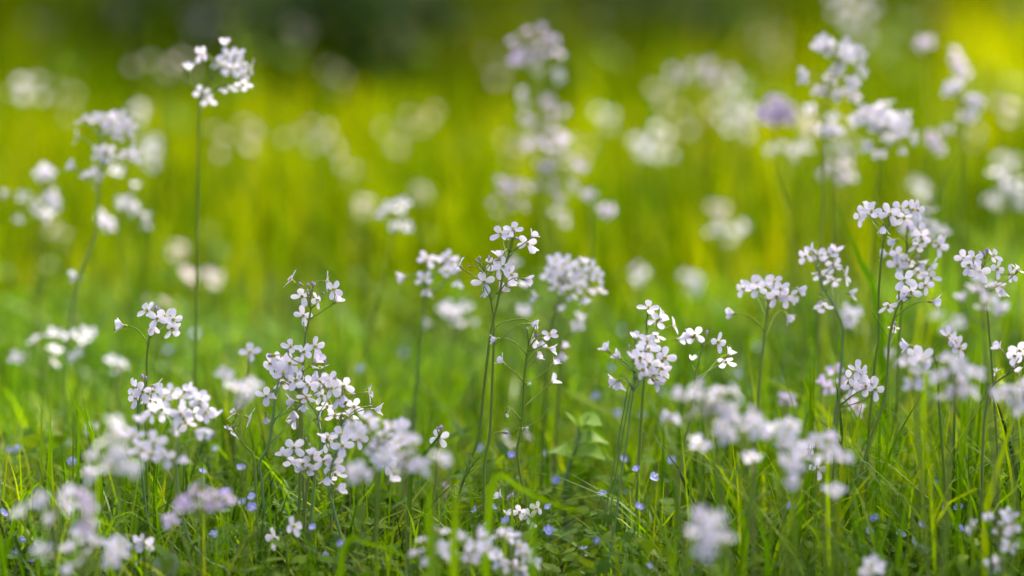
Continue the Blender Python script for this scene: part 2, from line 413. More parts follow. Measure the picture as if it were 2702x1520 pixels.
plant('upper in-focus head with edge-on flower at top left and violet buds, over the big cluster', 3.0, [(822,760),(818,797),(820,816),(815,845),(807,886),(805,911),(800,980),(796,1080),(800,1250),(804,1400)],
  '771,741oUL 797,781oF 800,832oF 841,791oFL*.8 858,743oR 877,764oFR 889,791hUR 794,750bUL 824,747bU 811,766bU 854,774bR 812,755bU 829,752bU', leaves=3, landmark='the head above the big cluster')
plant('big in-focus cluster of white flowers left of centre, left hand dark stem', 2.99, [(795,930),(798,960),(796,1000),(792,1060),(792,1180),(790,1320)],
  '768,917oFU 798,928oFR 829,913oFR 764,959oF*1.15 717,959oFL 730,975oFU 835,950hUR*1.15 748,988oFU 784,986oFR 719,938bL 760,925bU 748,1007oFD 730,1000bD 740,952oFL', leaves=3, landmark='the big cluster left of centre')
plant('in-focus plant with wavy pale stem through the big cluster', 2.97, [(790,990),(795,1020),(811,1057),(836,1093),(845,1138),(845,1183),(832,1239),(828,1300),(815,1420)],
  '784,1003oFL 813,1015oF 844,975oU 845,1007oF 852,1045oFL 807,1045oFD 838,1106oR 802,1072hD*.8 835,1000hUL 858,958bU', stem_mat='palestem', leaves=2, landmark='the wavy pale stem in the big cluster')
plant('right wing of the big cluster with a large square flower and side-facing blooms', 2.98, [(900,1000),(912,1040),(913,1059),(900,1100),(888,1180),(880,1280),(872,1400)],
  '870,1005oFU 909,1018oF*1.15 971,1036oR 863,1070oFD 872,1025oFR 906,1048hD 935,1072oF*1.05 994,1081hR 883,1093oFD 922,1104oUR 890,1060hD 853,1010hU 978,1072bR 928,1040bR 886,998bU', leaves=3, landmark='the right wing of the big cluster')
plant('leaning plant of nodding half-closed flowers with a long pale kinked stem, under big cluster', 2.98, [(737,1000),(733,1016),(726,1054),(719,1115),(708,1178),(688,1212),(685,1232),(692,1284),(697,1380),(702,1447)],
  '701,1045oF 717,1041hD*.8 771,1060hL 773,1090hD 775,1113hDL*.9 702,1106hD*.8 742,1008bU', stem_mat='palestem', leaves=1, landmark='the pale kinked stem')
plant('low in-focus flowers with round violet buds at the foot of the big cluster, left part', 2.95, [(826,1180),(829,1194),(824,1215),(818,1239),(806,1330),(800,1450)],
  '775,1180oF*1.1 746,1198hUL 773,1214oFD 800,1223oF*1.05 818,1198hU*.8 835,1201hU 812,1232oFD 816,1174bU 784,1200bD 808,1158bU', leaves=4, landmark='the low flowers at the foot of the big cluster')
plant('low flowers in front of blurred white mass at the foot of big cluster, right part', 2.93, [(895,1145),(890,1180),(876,1225),(868,1290),(880,1340),(905,1440)],
  '854,1216oF 870,1165oFL 863,1158oU 904,1176oF*1.1 935,1142oFU*1.1 942,1158oFR 881,1225oF 886,1248oFD 863,1264hD 895,1291hR 910,1126bU 900,1150oFU', stem_mat='palestem', leaves=3)
head('blurred white foreground mass right of the low flowers, upper left half', 2.76, 1000, 1150, 14, 58, 42, du=-10, landmark='the blurred white mass left of centre')
head('very blurred end of the white foreground mass, lower right half', 2.62, 1068, 1202, 10, 50, 40, du=15)
plant('single blurred lilac bloom at the right tip of the white foreground mass', 2.52, [(1160,1225),(1158,1300),(1150,1420)], '1158,1210oU*1.05 1166,1216hR', 'petal', False)
plant('side-facing white flower hanging below the blurred white mass', 2.90, [(1010,1215),(1000,1260),(990,1380)], '1018,1225oFR 1034,1266hUR 1005,1210bU', leaves=1)
plant('blurred low foreground bloom under the left edge of the white mass', 2.6, [(947,1255),(950,1320),(950,1440)], '947,1250oFU 935,1246oFL 962,1252hR', 'petal', False)
plant('lone four-petalled flower with buds above it and a grass blade across it', 3.0, [(1160,1138),(1158,1150),(1152,1190),(1150,1260),(1140,1400)],
  '1160,1156oF*.95 1154,1128bU 1160,1129bU 1166,1135bU', leaves=2, landmark='the lone flower with buds above')
plant('pinkish blurred flowers low beside a brown dead leaf right of the white mass', 3.25, [(1158,1275),(1154,1330),(1150,1400)], '1150,1276oFU 1168,1290oFR 1160,1300hD', 'cream', False)
plant('topmost crisp head of the centre pair, four open flowers with a violet bud', 3.0, [(1356,620),(1350,633),(1345,661),(1336,691),(1325,736),(1315,790),(1303,842),(1295,880),(1291,907),(1276,1035),(1263,1151),(1235,1230),(1205,1330)],
  '1322,620oFU 1354,609oFU 1392,642oF*1.05 1406,621hUR*.8 1406,654hD*.8 1364,629bR 1358,611bU 1318,674hU 1310,687bL 1325,703oFR 1347,724oFR 1345,750hUR 1392,737hR*1.05', leaves=3, landmark='the crisp central plant')
plant('crisp centre plant with arching side buds at left and one square open flower', 3.0, [(1277,690),(1277,710),(1289,762),(1296,795),(1303,842),(1303,907),(1299,1014),(1293,1142),(1278,1228),(1278,1356)],
  '1277,745oF*1.15 1312,710oF 1322,764hUR 1214,703oUL 1278,774hD*.6 1293,691hU*.7 1406,856hR 1256,686bU 1261,690bUL 1266,682bU 1235,701bL 1291,682bU 1329,1141bR', leaves=3,
  extra=[[(1304,880),(1312,862),(1335,848),(1380,842),(1398,848)]], landmark='the crisp central plant with side buds')
plant('half-bare stem with small half-closed flowers on long thin stalks and withered blooms', 3.0, [(1391,868),(1393,881),(1395,911),(1389,950),(1383,1005),(1380,1078),(1374,1138),(1365,1185),(1372,1249),(1387,1313),(1391,1380)],
  '1306,894hL*.85 1323,954hUL*.85 1410,898hFD*.85 1430,903hD*.8 1451,886oFU*.9 1455,920hR*.9 1421,943hUR*.75 1464,958hUR*.85 1460,1005hUR 1338,1091wD*.8 1395,1012wR*.6 1387,1129wR*.6 1391,868bU 1415,877bD 1445,895bR',
  leaves=1, extra=[[(1377,1138),(1400,1122),(1425,1108),(1440,1088),(1447,1078)]], landmark='the half-bare stem with withered blooms')
plant('small low plant of five flowers and green buds at the foot of half-bare stem', 2.98, [(1348,1315),(1352,1335),(1362,1380),(1372,1440),(1376,1500)],
  '1372,1350oF*.85 1398,1363oFL*.8 1419,1343oFL*.8 1342,1358hU*.8 1318,1309hUL*.8 1404,1382hD*.7 1346,1307bU 1352,1312bU 1340,1314bU', leaves=2, landmark='the low five-flowered plant')
plant('slightly soft star-shaped flowers on a straight stem just left of centre plant', 3.25, [(1128,720),(1123,778),(1113,865),(1101,997),(1092,1100)],
  '1127,682oF 1120,738oFU 1176,682oFR 1193,694oF 1181,720oFU 1209,745hD 1063,731hL 1128,766hD 1160,690hU', stem_mat='palestem', landmark='the soft star-flowered head left of centre')
plant('soft rounded white head right of centre plant', 3.25, [(1490,730),(1479,766),(1462,830),(1453,865),(1445,960),(1436,1080)],
  '1462,705oF 1469,691oFU 1500,694oFU 1516,710oF 1453,724oFL 1476,736oF*1.1 1500,738oF 1530,736oFR 1544,694hU 1559,710oFR 1573,729oFR 1577,762oFD 1472,757oFD 1519,752oF 1507,778hD 1542,788hD 1415,785hL 1387,755hU 1485,712oF', landmark='the soft rounded head right of centre')
plant('two separate soft flowers on a thin stalk under the rounded white head', 3.38, [(1500,840),(1495,880),(1480,960),(1475,1050)], '1530,858oFL 1479,818hU 1532,840hU', 'petal', False)
plant('loose blurred white star of flowers between the star-flowered head and centre stems', 3.62, [(1200,840),(1196,880),(1190,960),(1180,1060)],
  '1195,827oF 1171,820oFU 1228,813oFU 1209,846oFD 1246,849hR 1131,853hL 1185,815oFU', 'petal', False, landmark='the blurred star left of the centre stems')
plant('single pale soft flower behind the long arched stalk right of centre', 3.45, [(1385,840),(1388,900),(1392,1000)], '1385,830hU 1380,820oFU', 'petal', False)
plant('soft two-petalled bloom behind the half-bare stem top', 3.2, [(1480,925),(1478,980),(1470,1090)], '1487,915hUR 1482,935hD', 'petal', False)
plant('blurred lilac bloom directly behind the topmost crisp head', 3.7, [(1352,705),(1352,780),(1350,900)], '1354,694oFU 1345,700oFL', 'lilac', False)
plant('in-focus plant of five flowers on spreading stalks, right of centre', 3.0, [(1856,910),(1852,923),(1845,940),(1844,958),(1837,979),(1834,1012),(1826,1080),(1816,1127),(1800,1206),(1790,1320)],
  '1834,884oF 1817,888hL 1892,902oFR 1925,933hUR 1916,952oFD 1827,948hU*.7 1865,880bU', leaves=1, landmark='the five-flowered spreading plant')
plant('small crisp head with flowers stepping down to the right, right of centre', 3.03, [(1712,828),(1706,850),(1707,873),(1708,930),(1700,1000),(1690,1150)],
  '1711,815oFU 1734,851oFU*1.05 1730,884oFD 1774,861oR 1794,896hR 1676,890hU*.85 1745,838hUR 1712,830bD', landmark='the head stepping down to the right')
plant('soft dense foreground head on a sheaf of parallel stems, right of centre', 2.92, [(1700,940),(1684,965),(1676,996),(1655,1153),(1639,1258),(1620,1400)],
  '1711,923oF*1.15 1707,904oFU 1672,942hU 1693,944oFL 1751,944oFR*1.1 1745,969oFD 1715,960oF 1726,989oFD 1732,1012hDR 1749,983hR 1601,921hUL 1631,940hUL 1633,1014hD 1620,1006hL 1660,913bU 1700,975oFL', stem_mat='palestem',
  extra=[[(1670,1000),(1643,1150),(1626,1250),(1604,1390)],[(1660,1005),(1634,1150),(1616,1250),(1592,1390)]], thick=.7, landmark='the head on a sheaf of stems')
plant('flat-topped white cluster left of two curved stems, right side', 3.09, [(2030,760),(2026,790),(2025,821),(2020,865),(2005,996),(1997,1127),(1990,1240)],
  '1964,762oFL 2000,762oF 2018,749oFU 2043,746oFU 2049,783oF*1.05 2074,783oF 2093,780oFR 2112,765hR 1931,827hL 2081,836hDR 1985,755oFU 2060,765oFU', landmark='the flat-topped cluster at right')
plant('soft head on a strongly bent pale stem, right side', 3.12, [(2150,690),(2165,740),(2180,771),(2205,814),(2221,852),(2224,895),(2214,1022),(2199,1127),(2190,1230)],
  '2129,677oFL 2158,677oFU 2186,674oFU 2208,662hU 2165,718oFD 2199,699oF 2193,737oFD 2228,730oR 2246,774hR 2165,799hD 2172,806oFD 2140,660hUL 2222,705bR', stem_mat='palestem', landmark='the bent pale stem at right')
plant('arched white head on a long straight stem, upper of the right hand group', 3.06, [(2347,577),(2344,590),(2331,640),(2323,718),(2319,780),(2319,889),(2311,944),(2298,1075),(2290,1200)],
  '2274,572oFL 2295,547hU 2300,560oFU 2347,565oF*1.15 2376,553oFU 2404,553oFR 2417,556oFR 2386,572oFD 2330,603hD 2285,556oFL', leaves=1, landmark='the arched head in the right hand group')
plant('loose lilac-white raceme with green bud stalks behind the arched head', 3.12, [(2394,610),(2392,625),(2389,718),(2380,790),(2370,950),(2366,1100)],
  '2432,625oF 2420,646oFD 2473,649oFR*1.1 2480,640hR 2358,637hL 2367,674oF 2367,702oF*1.1 2398,687oFD 2429,696hR 2423,715oFD 2454,702oR 2457,737oFU 2336,671hL 2395,606bU 2370,612bUL 2418,680bR 2425,610oFU', landmark='the loose raceme in the right hand group')
plant('crisp pair of large open flowers above a dark leaning stem, right hand group', 2.99, [(2378,750),(2373,765),(2370,802),(2348,886),(2335,1048),(2300,1150),(2270,1250)],
  '2386,740oF*1.1 2404,771oF*1.1 2439,752oFR 2467,796hR*1.1 2342,805oFD*.95 2383,783hL 2359,864oFD*.6 2362,852bU', extra=[[(2302,821),(2320,850),(2342,892),(2347,896)]], leaves=1, landmark='the crisp flower pair at right')
plant('in-focus head ringed with open flowers at the right edge, straight stem', 3.03, [(2592,690),(2594,743),(2604,811),(2608,849),(2618,970),(2628,1127),(2634,1232),(2632,1340)],
  '2544,681oF 2569,684oFU 2585,718oF*1.15 2619,677oFUR 2628,709oFR 2666,724oFR 2685,715oUR 2644,768hD 2628,749oFD 2597,674bU 2586,674bU 2560,700oFL 2605,665bU', leaves=1, landmark='the ringed head at the right edge')
head('blurred white foreground head in front of the ringed head, right', 2.68, 2592, 792, 9, 48, 40, du=30)
plant('open flower facing the camera and two side-facing blooms on an arching stem, right', 2.92, [(2446,915),(2467,945),(2474,980),(2478,1060),(2488,1200)],
  '2392,912hL 2432,945oF*1.15 2500,889oFUR 2514,901oFR 2528,919oFR 2420,935oFL', stem_mat='stem', landmark='the arching stem of three at right')
head('blurred white blooms hanging in front of the arching stem, right', 2.72, 2412, 985, 5, 26, 34, du=30)
plant('in-focus side view of crowded calyxes and lilac petals, low right', 2.98, [(2240,1010),(2228,1022),(2217,1034),(2213,1080),(2206,1160),(2196,1300)],
  '2261,980oFU 2270,985oFR 2264,1018oFD 2250,1022oFL 2287,1018oF 2306,1027oFR*1.05 2300,1010hU 2252,1000oFL', landmark='the crowded low head at right')
plant('violet-pink blurred flowers just behind the crowded low head, right', 3.2, [(2230,1020),(2214,1060),(2208,1120),(2200,1220)],
  '2175,1008hUL 2190,1022oFL 2224,1013oFU 2240,1050oFD 2259,1067oFD 2264,1085hD 2203,980oFU 2205,1030hL', 'violet', False, landmark='the violet-pink blurred flowers')
head('very blurred white foreground head, low right of the arching stem', 2.64, 2520, 1005, 11, 40, 46, du=-30)
head('blurred white blooms cut by the right edge, mid height', 2.62, 2682, 1045, 6, 30, 34, du=-10)
plant('flowers on a dark curving stem entering at the right edge', 2.96, [(2712,944),(2690,960),(2661,985),(2623,1013),(2608,1043),(2597,1120),(2592,1250)],
  '2689,924oF*1.1 2680,938oFL 2635,917hUL*.9 2628,980wU*.8 2684,980hU*.8', leaves=2, landmark='the dark curving stem at the right edge')
plant('soft star-shaped bloom behind the bent pale stem, right', 3.42, [(2246,845),(2250,920),(2255,1040)], '2246,833oF 2238,822oFL 2256,826oFU 2240,850hD', 'petal', False)
head('pair of soft pale blooms left of the right edge stem, under the white foreground head', 3.6, 2500, 850, 4, 50, 16, du=0)
head('soft lilac tuft low between the leaning stem and the arching stem', 3.4, 2372, 948, 4, 36, 14, 'lilac')
head('long drooping blurred white foreground raceme, upper end, right of centre', 2.60, 1868, 1058, 13, 56, 34, du=60, landmark='the long blurred white raceme')
head('middle of the long blurred white raceme, bending down right', 2.61, 1955, 1118, 10, 48, 30, du=40)
head('blurred white tuft at lower end of the long raceme', 2.62, 2062, 1148, 7, 30, 34, du=10)
head('small blurred bloom hanging under the long raceme end', 2.6, 2095, 1235, 5, 20, 38, du=0)
head('blurred white foreground head behind one crisp small flower, low right', 2.66, 2172, 1188, 8, 44, 34, du=10)
plant('one crisp small flower in front of a blurred white head, low right', 2.96, [(2154,1245),(2152,1290),(2150,1400)], '2157,1237oF 2136,1185oFL*.9', leaves=1, landmark='the crisp small flower low right')
plant('tiny blurred pale bud-like bloom below the crisp small flower', 2.62, [(2204,1320),(2203,1400)], '2204,1311hU 2200,1300oFU', 'petal', False)
plant('blurred half-closed flower left of the long white raceme', 2.68, [(1768,1115),(1775,1200),(1790,1320)], '1764,1098hL 1776,1106hR', 'petal', False)
plant('blurred pale bloom low between the spreading stem and the long raceme', 2.66, [(1845,1185),(1850,1260),(1850,1380)], '1842,1169hU 1850,1178oFU', 'petal', False)
plant('flat blurred bloom under the middle of the long raceme', 2.66, [(1989,1220),(1990,1300),(1990,1420)], '1989,1211oU 1978,1212oFU', 'petal', False)
plant('pinkish tiny flower among grass behind the flat-topped cluster stem', 3.3, [(2078,1062),(2076,1120),(2072,1200)], '2078,1053hU 2072,1056oFU 2085,1056hR', 'lilac', False)
head('very blurred white foreground bunch at bottom right of centre', 2.42, 1872, 1405, 10, 44, 40, du=20, landmark='the blurred bunch at bottom right of centre')
head('blurred white foreground flowers at bottom right corner, upper row', 2.76, 2640, 1382, 8, 62, 22, du=0, landmark='the bottom right corner flowers')
plant('blurred small flower under the bottom right corner row', 2.72, [(2655,1455),(2650,1510)], '2660,1447oFU 2628,1489oFL 2640,1478hL', 'petal', False)
plant('blurred bloom cut by the bottom edge, right', 2.66, [(2303,1500),(2303,1530)], '2303,1494oFU 2312,1506hR 2294,1508oFL', 'petal', False)
head('soft white foreground bunch at bottom centre, left half', 2.68, 1140, 1450, 8, 34, 46, landmark='the soft bunch at bottom centre')
head('soft white foreground bunch at bottom centre, right half', 2.70, 1236, 1440, 8, 40, 36)
plant('soft lilac-white foreground flowers right of the bottom centre bunch', 2.76, [(1345,1430),(1350,1470),(1352,1530)], '1330,1415oU 1318,1418oUL 1345,1420oFU 1367,1442oFR 1382,1463oFR 1320,1478oFL 1409,1484hR 1371,1505oF 1350,1490oF', 'petal', False, landmark='the flowers right of the bottom bunch')
head('blurred white foreground bunch at the bottom left corner', 2.60, 215, 1465, 13, 78, 44, landmark='the bottom left corner bunch')
plant('softly blurred open flower at right end of the bottom left bunch', 2.68, [(309,1455),(310,1520)], '309,1447oF*1.2 300,1440oFU 320,1438oFR', 'petal', False)
head('faint blurred foreground flowers scattered above the bottom left bunch', 2.52, 140, 1340, 8, 70, 40)
head('blurred lilac tip of flowers left of centre of the lower left meadow', 2.55, 222, 1340, 4, 18, 40, 'lilac')
head('oval blurred lilac foreground head, lower left', 2.60, 530, 1322, 11, 50, 28, 'violet', landmark='the oval lilac head')
plant('small round blurred lilac bloom left below the oval lilac head', 2.68, [(449,1385),(452,1450)], '448,1374hU 452,1378oFU', 'lilac', False)
plant('soft ragged bloom left of the round lilac bloom, near the bottom', 2.8, [(383,1445),(386,1500)], '383,1436oF 376,1428oFL', 'petal', False)
plant('pair of slightly soft low flowers below the leaning kinked stem', 2.86, [(752,1405),(755,1450),(757,1510)], '771,1389oFR*1.1 729,1421oFL*1.1 740,1405bU', landmark='the pair of low flowers')
head('blurred pair of pale blooms on arching stalks, left edge mid height', 3.5, 120, 925, 6, 62, 40, landmark='the pale arching blooms at left')
head('blurred pale stalked blooms right of the left edge arching pair', 3.5, 205, 905, 5, 28, 34)
head('blurred lone pale bloom left of the dark stem plant', 3.5, 309, 964, 3, 18, 16)
head('pinkish blur directly behind the dark stem plant top at left', 3.7, 415, 800, 5, 36, 14, 'cream')
plant('small blurred lilac bloom left of the nodding flowers', 3.3, [(247,1145),(248,1210),(250,1290)], '246,1137oFU 250,1132hU', 'petal', False)
plant('tiny blurred foreground bloom under the blurred pale head at left', 2.58, [(246,1262),(248,1330)], '246,1253hU 242,1250oFL', 'petal', False)
head('soft white flowers low behind the half-bare stem', 3.4, 1355, 1165, 5, 34, 16)
# ------------------------------------------------------------------ out-of-focus heads behind
plant('loose white cluster spread at the far left edge, upper middle', 3.72, [(112,520),(108,600),(104,700),(100,820)], '118,450oF 110,458oFL 126,458oFR 16,511hL 63,524oFU 139,514oF 144,540oFR 100,545oFL 123,566oF 50,572hD 135,528oF 118,468hU', 'petal', False, landmark='the loose cluster at the far left edge')
plant('white flowers in three loose blobs right of the crooked stem', 3.72, [(300,600),(318,680),(335,760),(350,860)], '281,582oF 275,570oFL 288,592oFD 336,540oF 328,534oFU 348,548oFR 385,587hD 384,575hU 309,451oFU 357,493hU', 'petal', False, landmark='the three loose blobs at left')
head('broad blurred purple-white head high at top centre', 3.9, 1408, 125, 18, 50, 42, 'violet', du=20, landmark='the round head at top centre')
plant('blurred side flowers hanging under the round head at top centre', 4.02, [(1420,185),(1430,260),(1440,420)], '1417,178oFD 1410,168hD 1472,199oFR 1466,190hR 1383,257oFL 1378,245hU 1388,270hD', 'petal', False)
head('grey-white blurred column of flowers below the round top centre head', 4.2, 1440, 330, 16, 46, 50, 'violet', landmark='the blurred column above centre')
head('lilac blurred flowers down the middle of the centre column', 3.9, 1472, 440, 20, 46, 62, 'violet')
head('lilac blurred blooms at lower left foot of the centre column', 3.9, 1340, 520, 11, 40, 38, 'violet')
plant('three small blurred blooms stepping right from the centre column foot', 3.72, [(1560,560),(1560,640),(1556,760)], '1556,519oFU 1603,556oFR 1610,552hR 1596,552oF 1552,512hU', 'lilac', False)
head('single pale bloom under the centre column', 3.95, 1478, 572, 3, 14, 16)
head('dull cream blur left of the centre column', 5.4, 1351, 388, 4, 26, 26, 'cream')
head('dull cream blur right of the centre column', 5.4, 1537, 390, 4, 30, 26, 'cream')
head('small white head on a leaning stalk, left above the star-flowered head', 3.6, 1042, 566, 8, 26, 38, du=-90, landmark='the small leaning head above centre left')
head('cream blurred head touching the round top centre head, lower left', 6.2, 1312, 165, 6, 30, 34, 'cream')
head('pair of cream blurs left of the centre column', 5.4, 1112, 318, 7, 42, 24, 'cream', landmark='the cream pair left of the centre column')
head('faint greenish-white blur beside the cream pair', 6.0, 1042, 358, 5, 38, 26, 'cream')
head('round cream blur right of the wide pinkish cluster', 5.0, 921, 451, 4, 22, 22, 'cream')
head('wide pinkish cluster out of focus, upper left of centre', 5.1, 828, 366, 13, 66, 26, 'cream', landmark='the wide pinkish cluster')
head('tall cream blur left of the wide pinkish cluster', 4.9, 661, 345, 5, 20, 36, 'cream')
head('two stacked cream blurs right of the tall stem', 4.9, 582, 362, 5, 18, 40, 'cream')
head('row of three pinkish blurs left of the tall head', 5.3, 430, 172, 12, 66, 24, 'cream', landmark='the row of pinkish blurs at upper left')
head('white and lilac blurred pair near the left edge, upper part', 4.9, 70, 232, 8, 36, 28, landmark='the blurred pair near the left edge')
head('large cream blur in the upper left corner', 8.0, 107, 80, 10, 44, 40, 'cream', landmark='the cream blur in the upper left corner')
head('faint cream blur near the top, left of the tall head', 9.0, 341, 50, 6, 30, 26, 'cream')
head('faint lilac blur near the top, above the tall head', 7.5, 524, 73, 5, 24, 22)
head('round pinkish blur against the dark shade at top', 7.2, 792, 84, 5, 22, 20, 'cream', landmark='the pinkish blur against the dark shade')
head('faint grey blur between tall head and dark shade', 9.0, 600, 72, 5, 30, 30)
head('pale blur to the right of the tall head over dark green', 6.6, 886, 205, 6, 28, 24, 'cream')
head('faint blur under the left edge blurred pair', 7.6, 175, 258, 6, 30, 34, 'cream')
head('pale round bloom blur above right of the crooked stem head', 4.8, 362, 309, 5, 20, 18)
head('slanting pale blur right of the crooked stem head', 4.3, 398, 404, 6, 22, 28, 'petal')
head('pale yellowish disc of a bloom right of the three loose blobs', 4.4, 469, 658, 3, 12, 12, 'cream')
head('yellowish blur under the loose cluster at the far left', 4.5, 157, 619, 4, 18, 24, 'cream')
head('pinkish blur left of the tall stem, mid height', 4.0, 496, 729, 3, 16, 14, 'cream')
head('pinkish blur right of the tall stem, mid height', 4.0, 564, 729, 3, 14, 14, 'cream')
head('yellow-white disc left of the small leaning head', 4.7, 958, 540, 3, 12, 12, 'cream')
head('yellow-white disc above right of the small leaning head', 4.8, 1112, 509, 3, 14, 12, 'cream')
head('big cream blur at the top edge, right of centre', 8.5, 1765, 18, 9, 46, 36, 'cream', landmark='the cream blur at the top edge right of centre')
head('faint greenish blur at top between round head and cream blur', 11.0, 1548, 58, 8, 60, 40, 'cream')
head('cream blur at the top edge, second right of centre', 8.5, 1840, 44, 6, 34, 26, 'cream')
head('broad cream blur at the top edge, left of the white top head', 8.6, 1990, 44, 8, 44, 26, 'cream')
head('white blurred head touching the top edge, right', 4.9, 2246, 22, 12, 46, 34, landmark='the white head at the top edge')
head('faint white blur under the top edge white head', 5.6, 2272, 80, 5, 22, 24)
head('large pale disc near the top right corner', 9.5, 2440, 50, 9, 42, 36, 'cream', landmark='the large pale disc at top right')
head('pale blur in the top right corner', 8.5, 2684, 12, 5, 24, 24, 'cream')
head('dusky pink blur above the purple round head', 7.0, 2031, 128, 8, 40, 32, 'cream')
head('wide lilac blurred cluster right of the top middle', 4.7, 1850, 196, 18, 66, 24, 'violet', landmark='the wide lilac cluster')
head('grey-lilac blur under right end of the wide lilac cluster', 5.0, 1940, 270, 10, 34, 46)
head('pinkish-white blur below the wide lilac cluster', 5.3, 1828, 312, 10, 54, 34, 'cream')
head('lilac blur left of the purple round head', 4.6, 1962, 325, 6, 26, 28)
head('soft lilac-grey head under the pinkish-white blur', 4.5, 1739, 382, 9, 34, 34, 'petal', landmark='the lilac-grey head')
head('small lilac blur left of the lilac-grey head', 4.6, 1688, 384, 4, 18, 16)
head('pale round disc above the lilac-grey head', 5.4, 1742, 246, 4, 18, 18, 'cream')
head('faint white blur between centre column and lilac-grey head', 5.2, 1598, 310, 4, 22, 18)
plant('dense round purple head on a dark bending stem, upper right', 3.72, [(2050,300),(2046,330),(2050,446),(2083,577),(2100,700)], '2010,285oL 2025,270oUL 2042,264oFU 2060,264oU 2078,274oUR 2090,290oR 2092,308oR 2080,316oFR 2064,312oFD 2048,316oFD 2032,312oFD 2016,304oFL 2038,288oF 2054,284oF 2070,292oF 2030,296oF 2060,300oF', 'violet', False, landmark='the round purple head')
plant('tall loose white head with two bright tufts, upper right', 3.45, [(2215,170),(2183,240),(2172,367),(2175,524),(2167,629),(2165,760)],
  '2175,110oFU 2188,118oF 2162,116oFL 2235,121oFU 2228,132oF 2240,147oF 2250,135oFR 2269,142oFR 2269,186oFR 2209,189oFU 2190,204oFD 2120,189hL 2125,207oFL 2162,231oFD 2248,215oF 2256,252oFD 2209,249oF 2244,230oFD 2180,128oF', thick=1.25, hi=False, landmark='the tall loose head at upper right')
plant('short row of white blooms at the stem of the tall loose head', 3.6, [(2195,330),(2196,400),(2200,520)], '2196,312oFU 2188,338oF 2176,342oFL 2200,346oF 2141,286oFL 2216,345hR', 'petal', False)
plant('big blurred white cluster right of the tall loose head', 3.48, [(2335,350),(2330,395),(2314,498),(2305,620),(2300,740)],
  '2272,304oF 2262,318oFL 2298,315oF 2285,296oFU 2340,278oU 2328,286oF 2345,309oF 2330,336oF 2366,315oF 2387,309oFR 2382,341oFR 2345,357oFD 2406,362oFR 2293,383oFL 2319,399oFD 2382,393hD 2355,330oF 2312,330oF 2365,350oF 2310,300oFU', 'petal', False, landmark='the big white cluster at upper right')
head('lilac blur hanging below left of the big white cluster', 3.85, 2209, 450, 7, 28, 26, 'lilac')
head('pale blur between lilac hanging bloom and big white cluster', 4.1, 2228, 395, 6, 28, 24, 'petal')
plant('small lone lilac disc under the pale disc at top right', 4.1, [(2441,122),(2444,200),(2448,330)], '2440,113oFU 2434,116oFL 2446,110oF', 'lilac', False)
plant('lilac spike-shaped blur beside the small lilac disc, top right', 4.0, [(2540,190),(2545,260),(2540,400)], '2522,140hU 2526,152oFL 2530,164oF 2534,176oF 2540,188oFD 2544,196hD', 'lilac', False)
plant('scattered white blooms on a dark leaning stem, upper right edge', 3.7, [(2540,290),(2534,341),(2508,446),(2466,551),(2440,660)], '2513,231oFU 2522,226oF 2504,240oFL 2571,267oFR 2560,262oF 2580,272oFR 2555,304oFD 2546,298oF 2562,300oFR', 'petal', False, landmark='the dark leaning stem at upper right')
plant('slanting lilac blur on the left of the dark leaning stem', 3.72, [(2480,385),(2486,450),(2490,560)], '2455,355hUL 2463,364oFL 2470,374oF 2478,384oFD 2484,396hD 2500,345oFU', 'lilac', False)
head('flat white blur under the round purple head', 4.0, 2086, 400, 6, 36, 16)
head('pale blur beside the bright patch at right edge', 4.6, 2655, 285, 5, 26, 26, 'cream')
head('white blur at the right edge, upper middle', 4.0, 2684, 510, 6, 26, 28)
head('faint white disc left of the right edge white blur', 4.1, 2622, 535, 3, 14, 14)
head('slanting white blur at right edge above the others', 4.4, 2660, 428, 4, 20, 18)
head('grey-white blurred tuft left of the bent pale stem', 4.2, 1926, 616, 6, 36, 24, 'petal')
head('cream blur above the grey-white tuft', 4.5, 1900, 556, 4, 18, 18, 'cream')
head('pale round blur behind the big white cluster stem', 4.3, 2430, 500, 4, 18, 20, 'petal')
head('white blurred flowers behind the arched head', 3.5, 2440, 592, 8, 36, 34, 'petal')
head('faint pale blur between rounded head and flat-topped cluster', 4.2, 1830, 740, 4, 20, 20, 'petal')
head('faint pale blur in mid meadow right of the rounded head', 4.0, 1690, 720, 3, 14, 16, 'petal')
head('pale disc left of the bright yellow patch', 5.2, 2560, 350, 4, 24, 20, 'cream')
head('white blur near the right edge, above ringed head', 3.9, 2640, 470, 3, 16, 14)
head('faint pale discs low right of the purple round head', 4.4, 2130, 320, 3, 18, 16, 'cream')
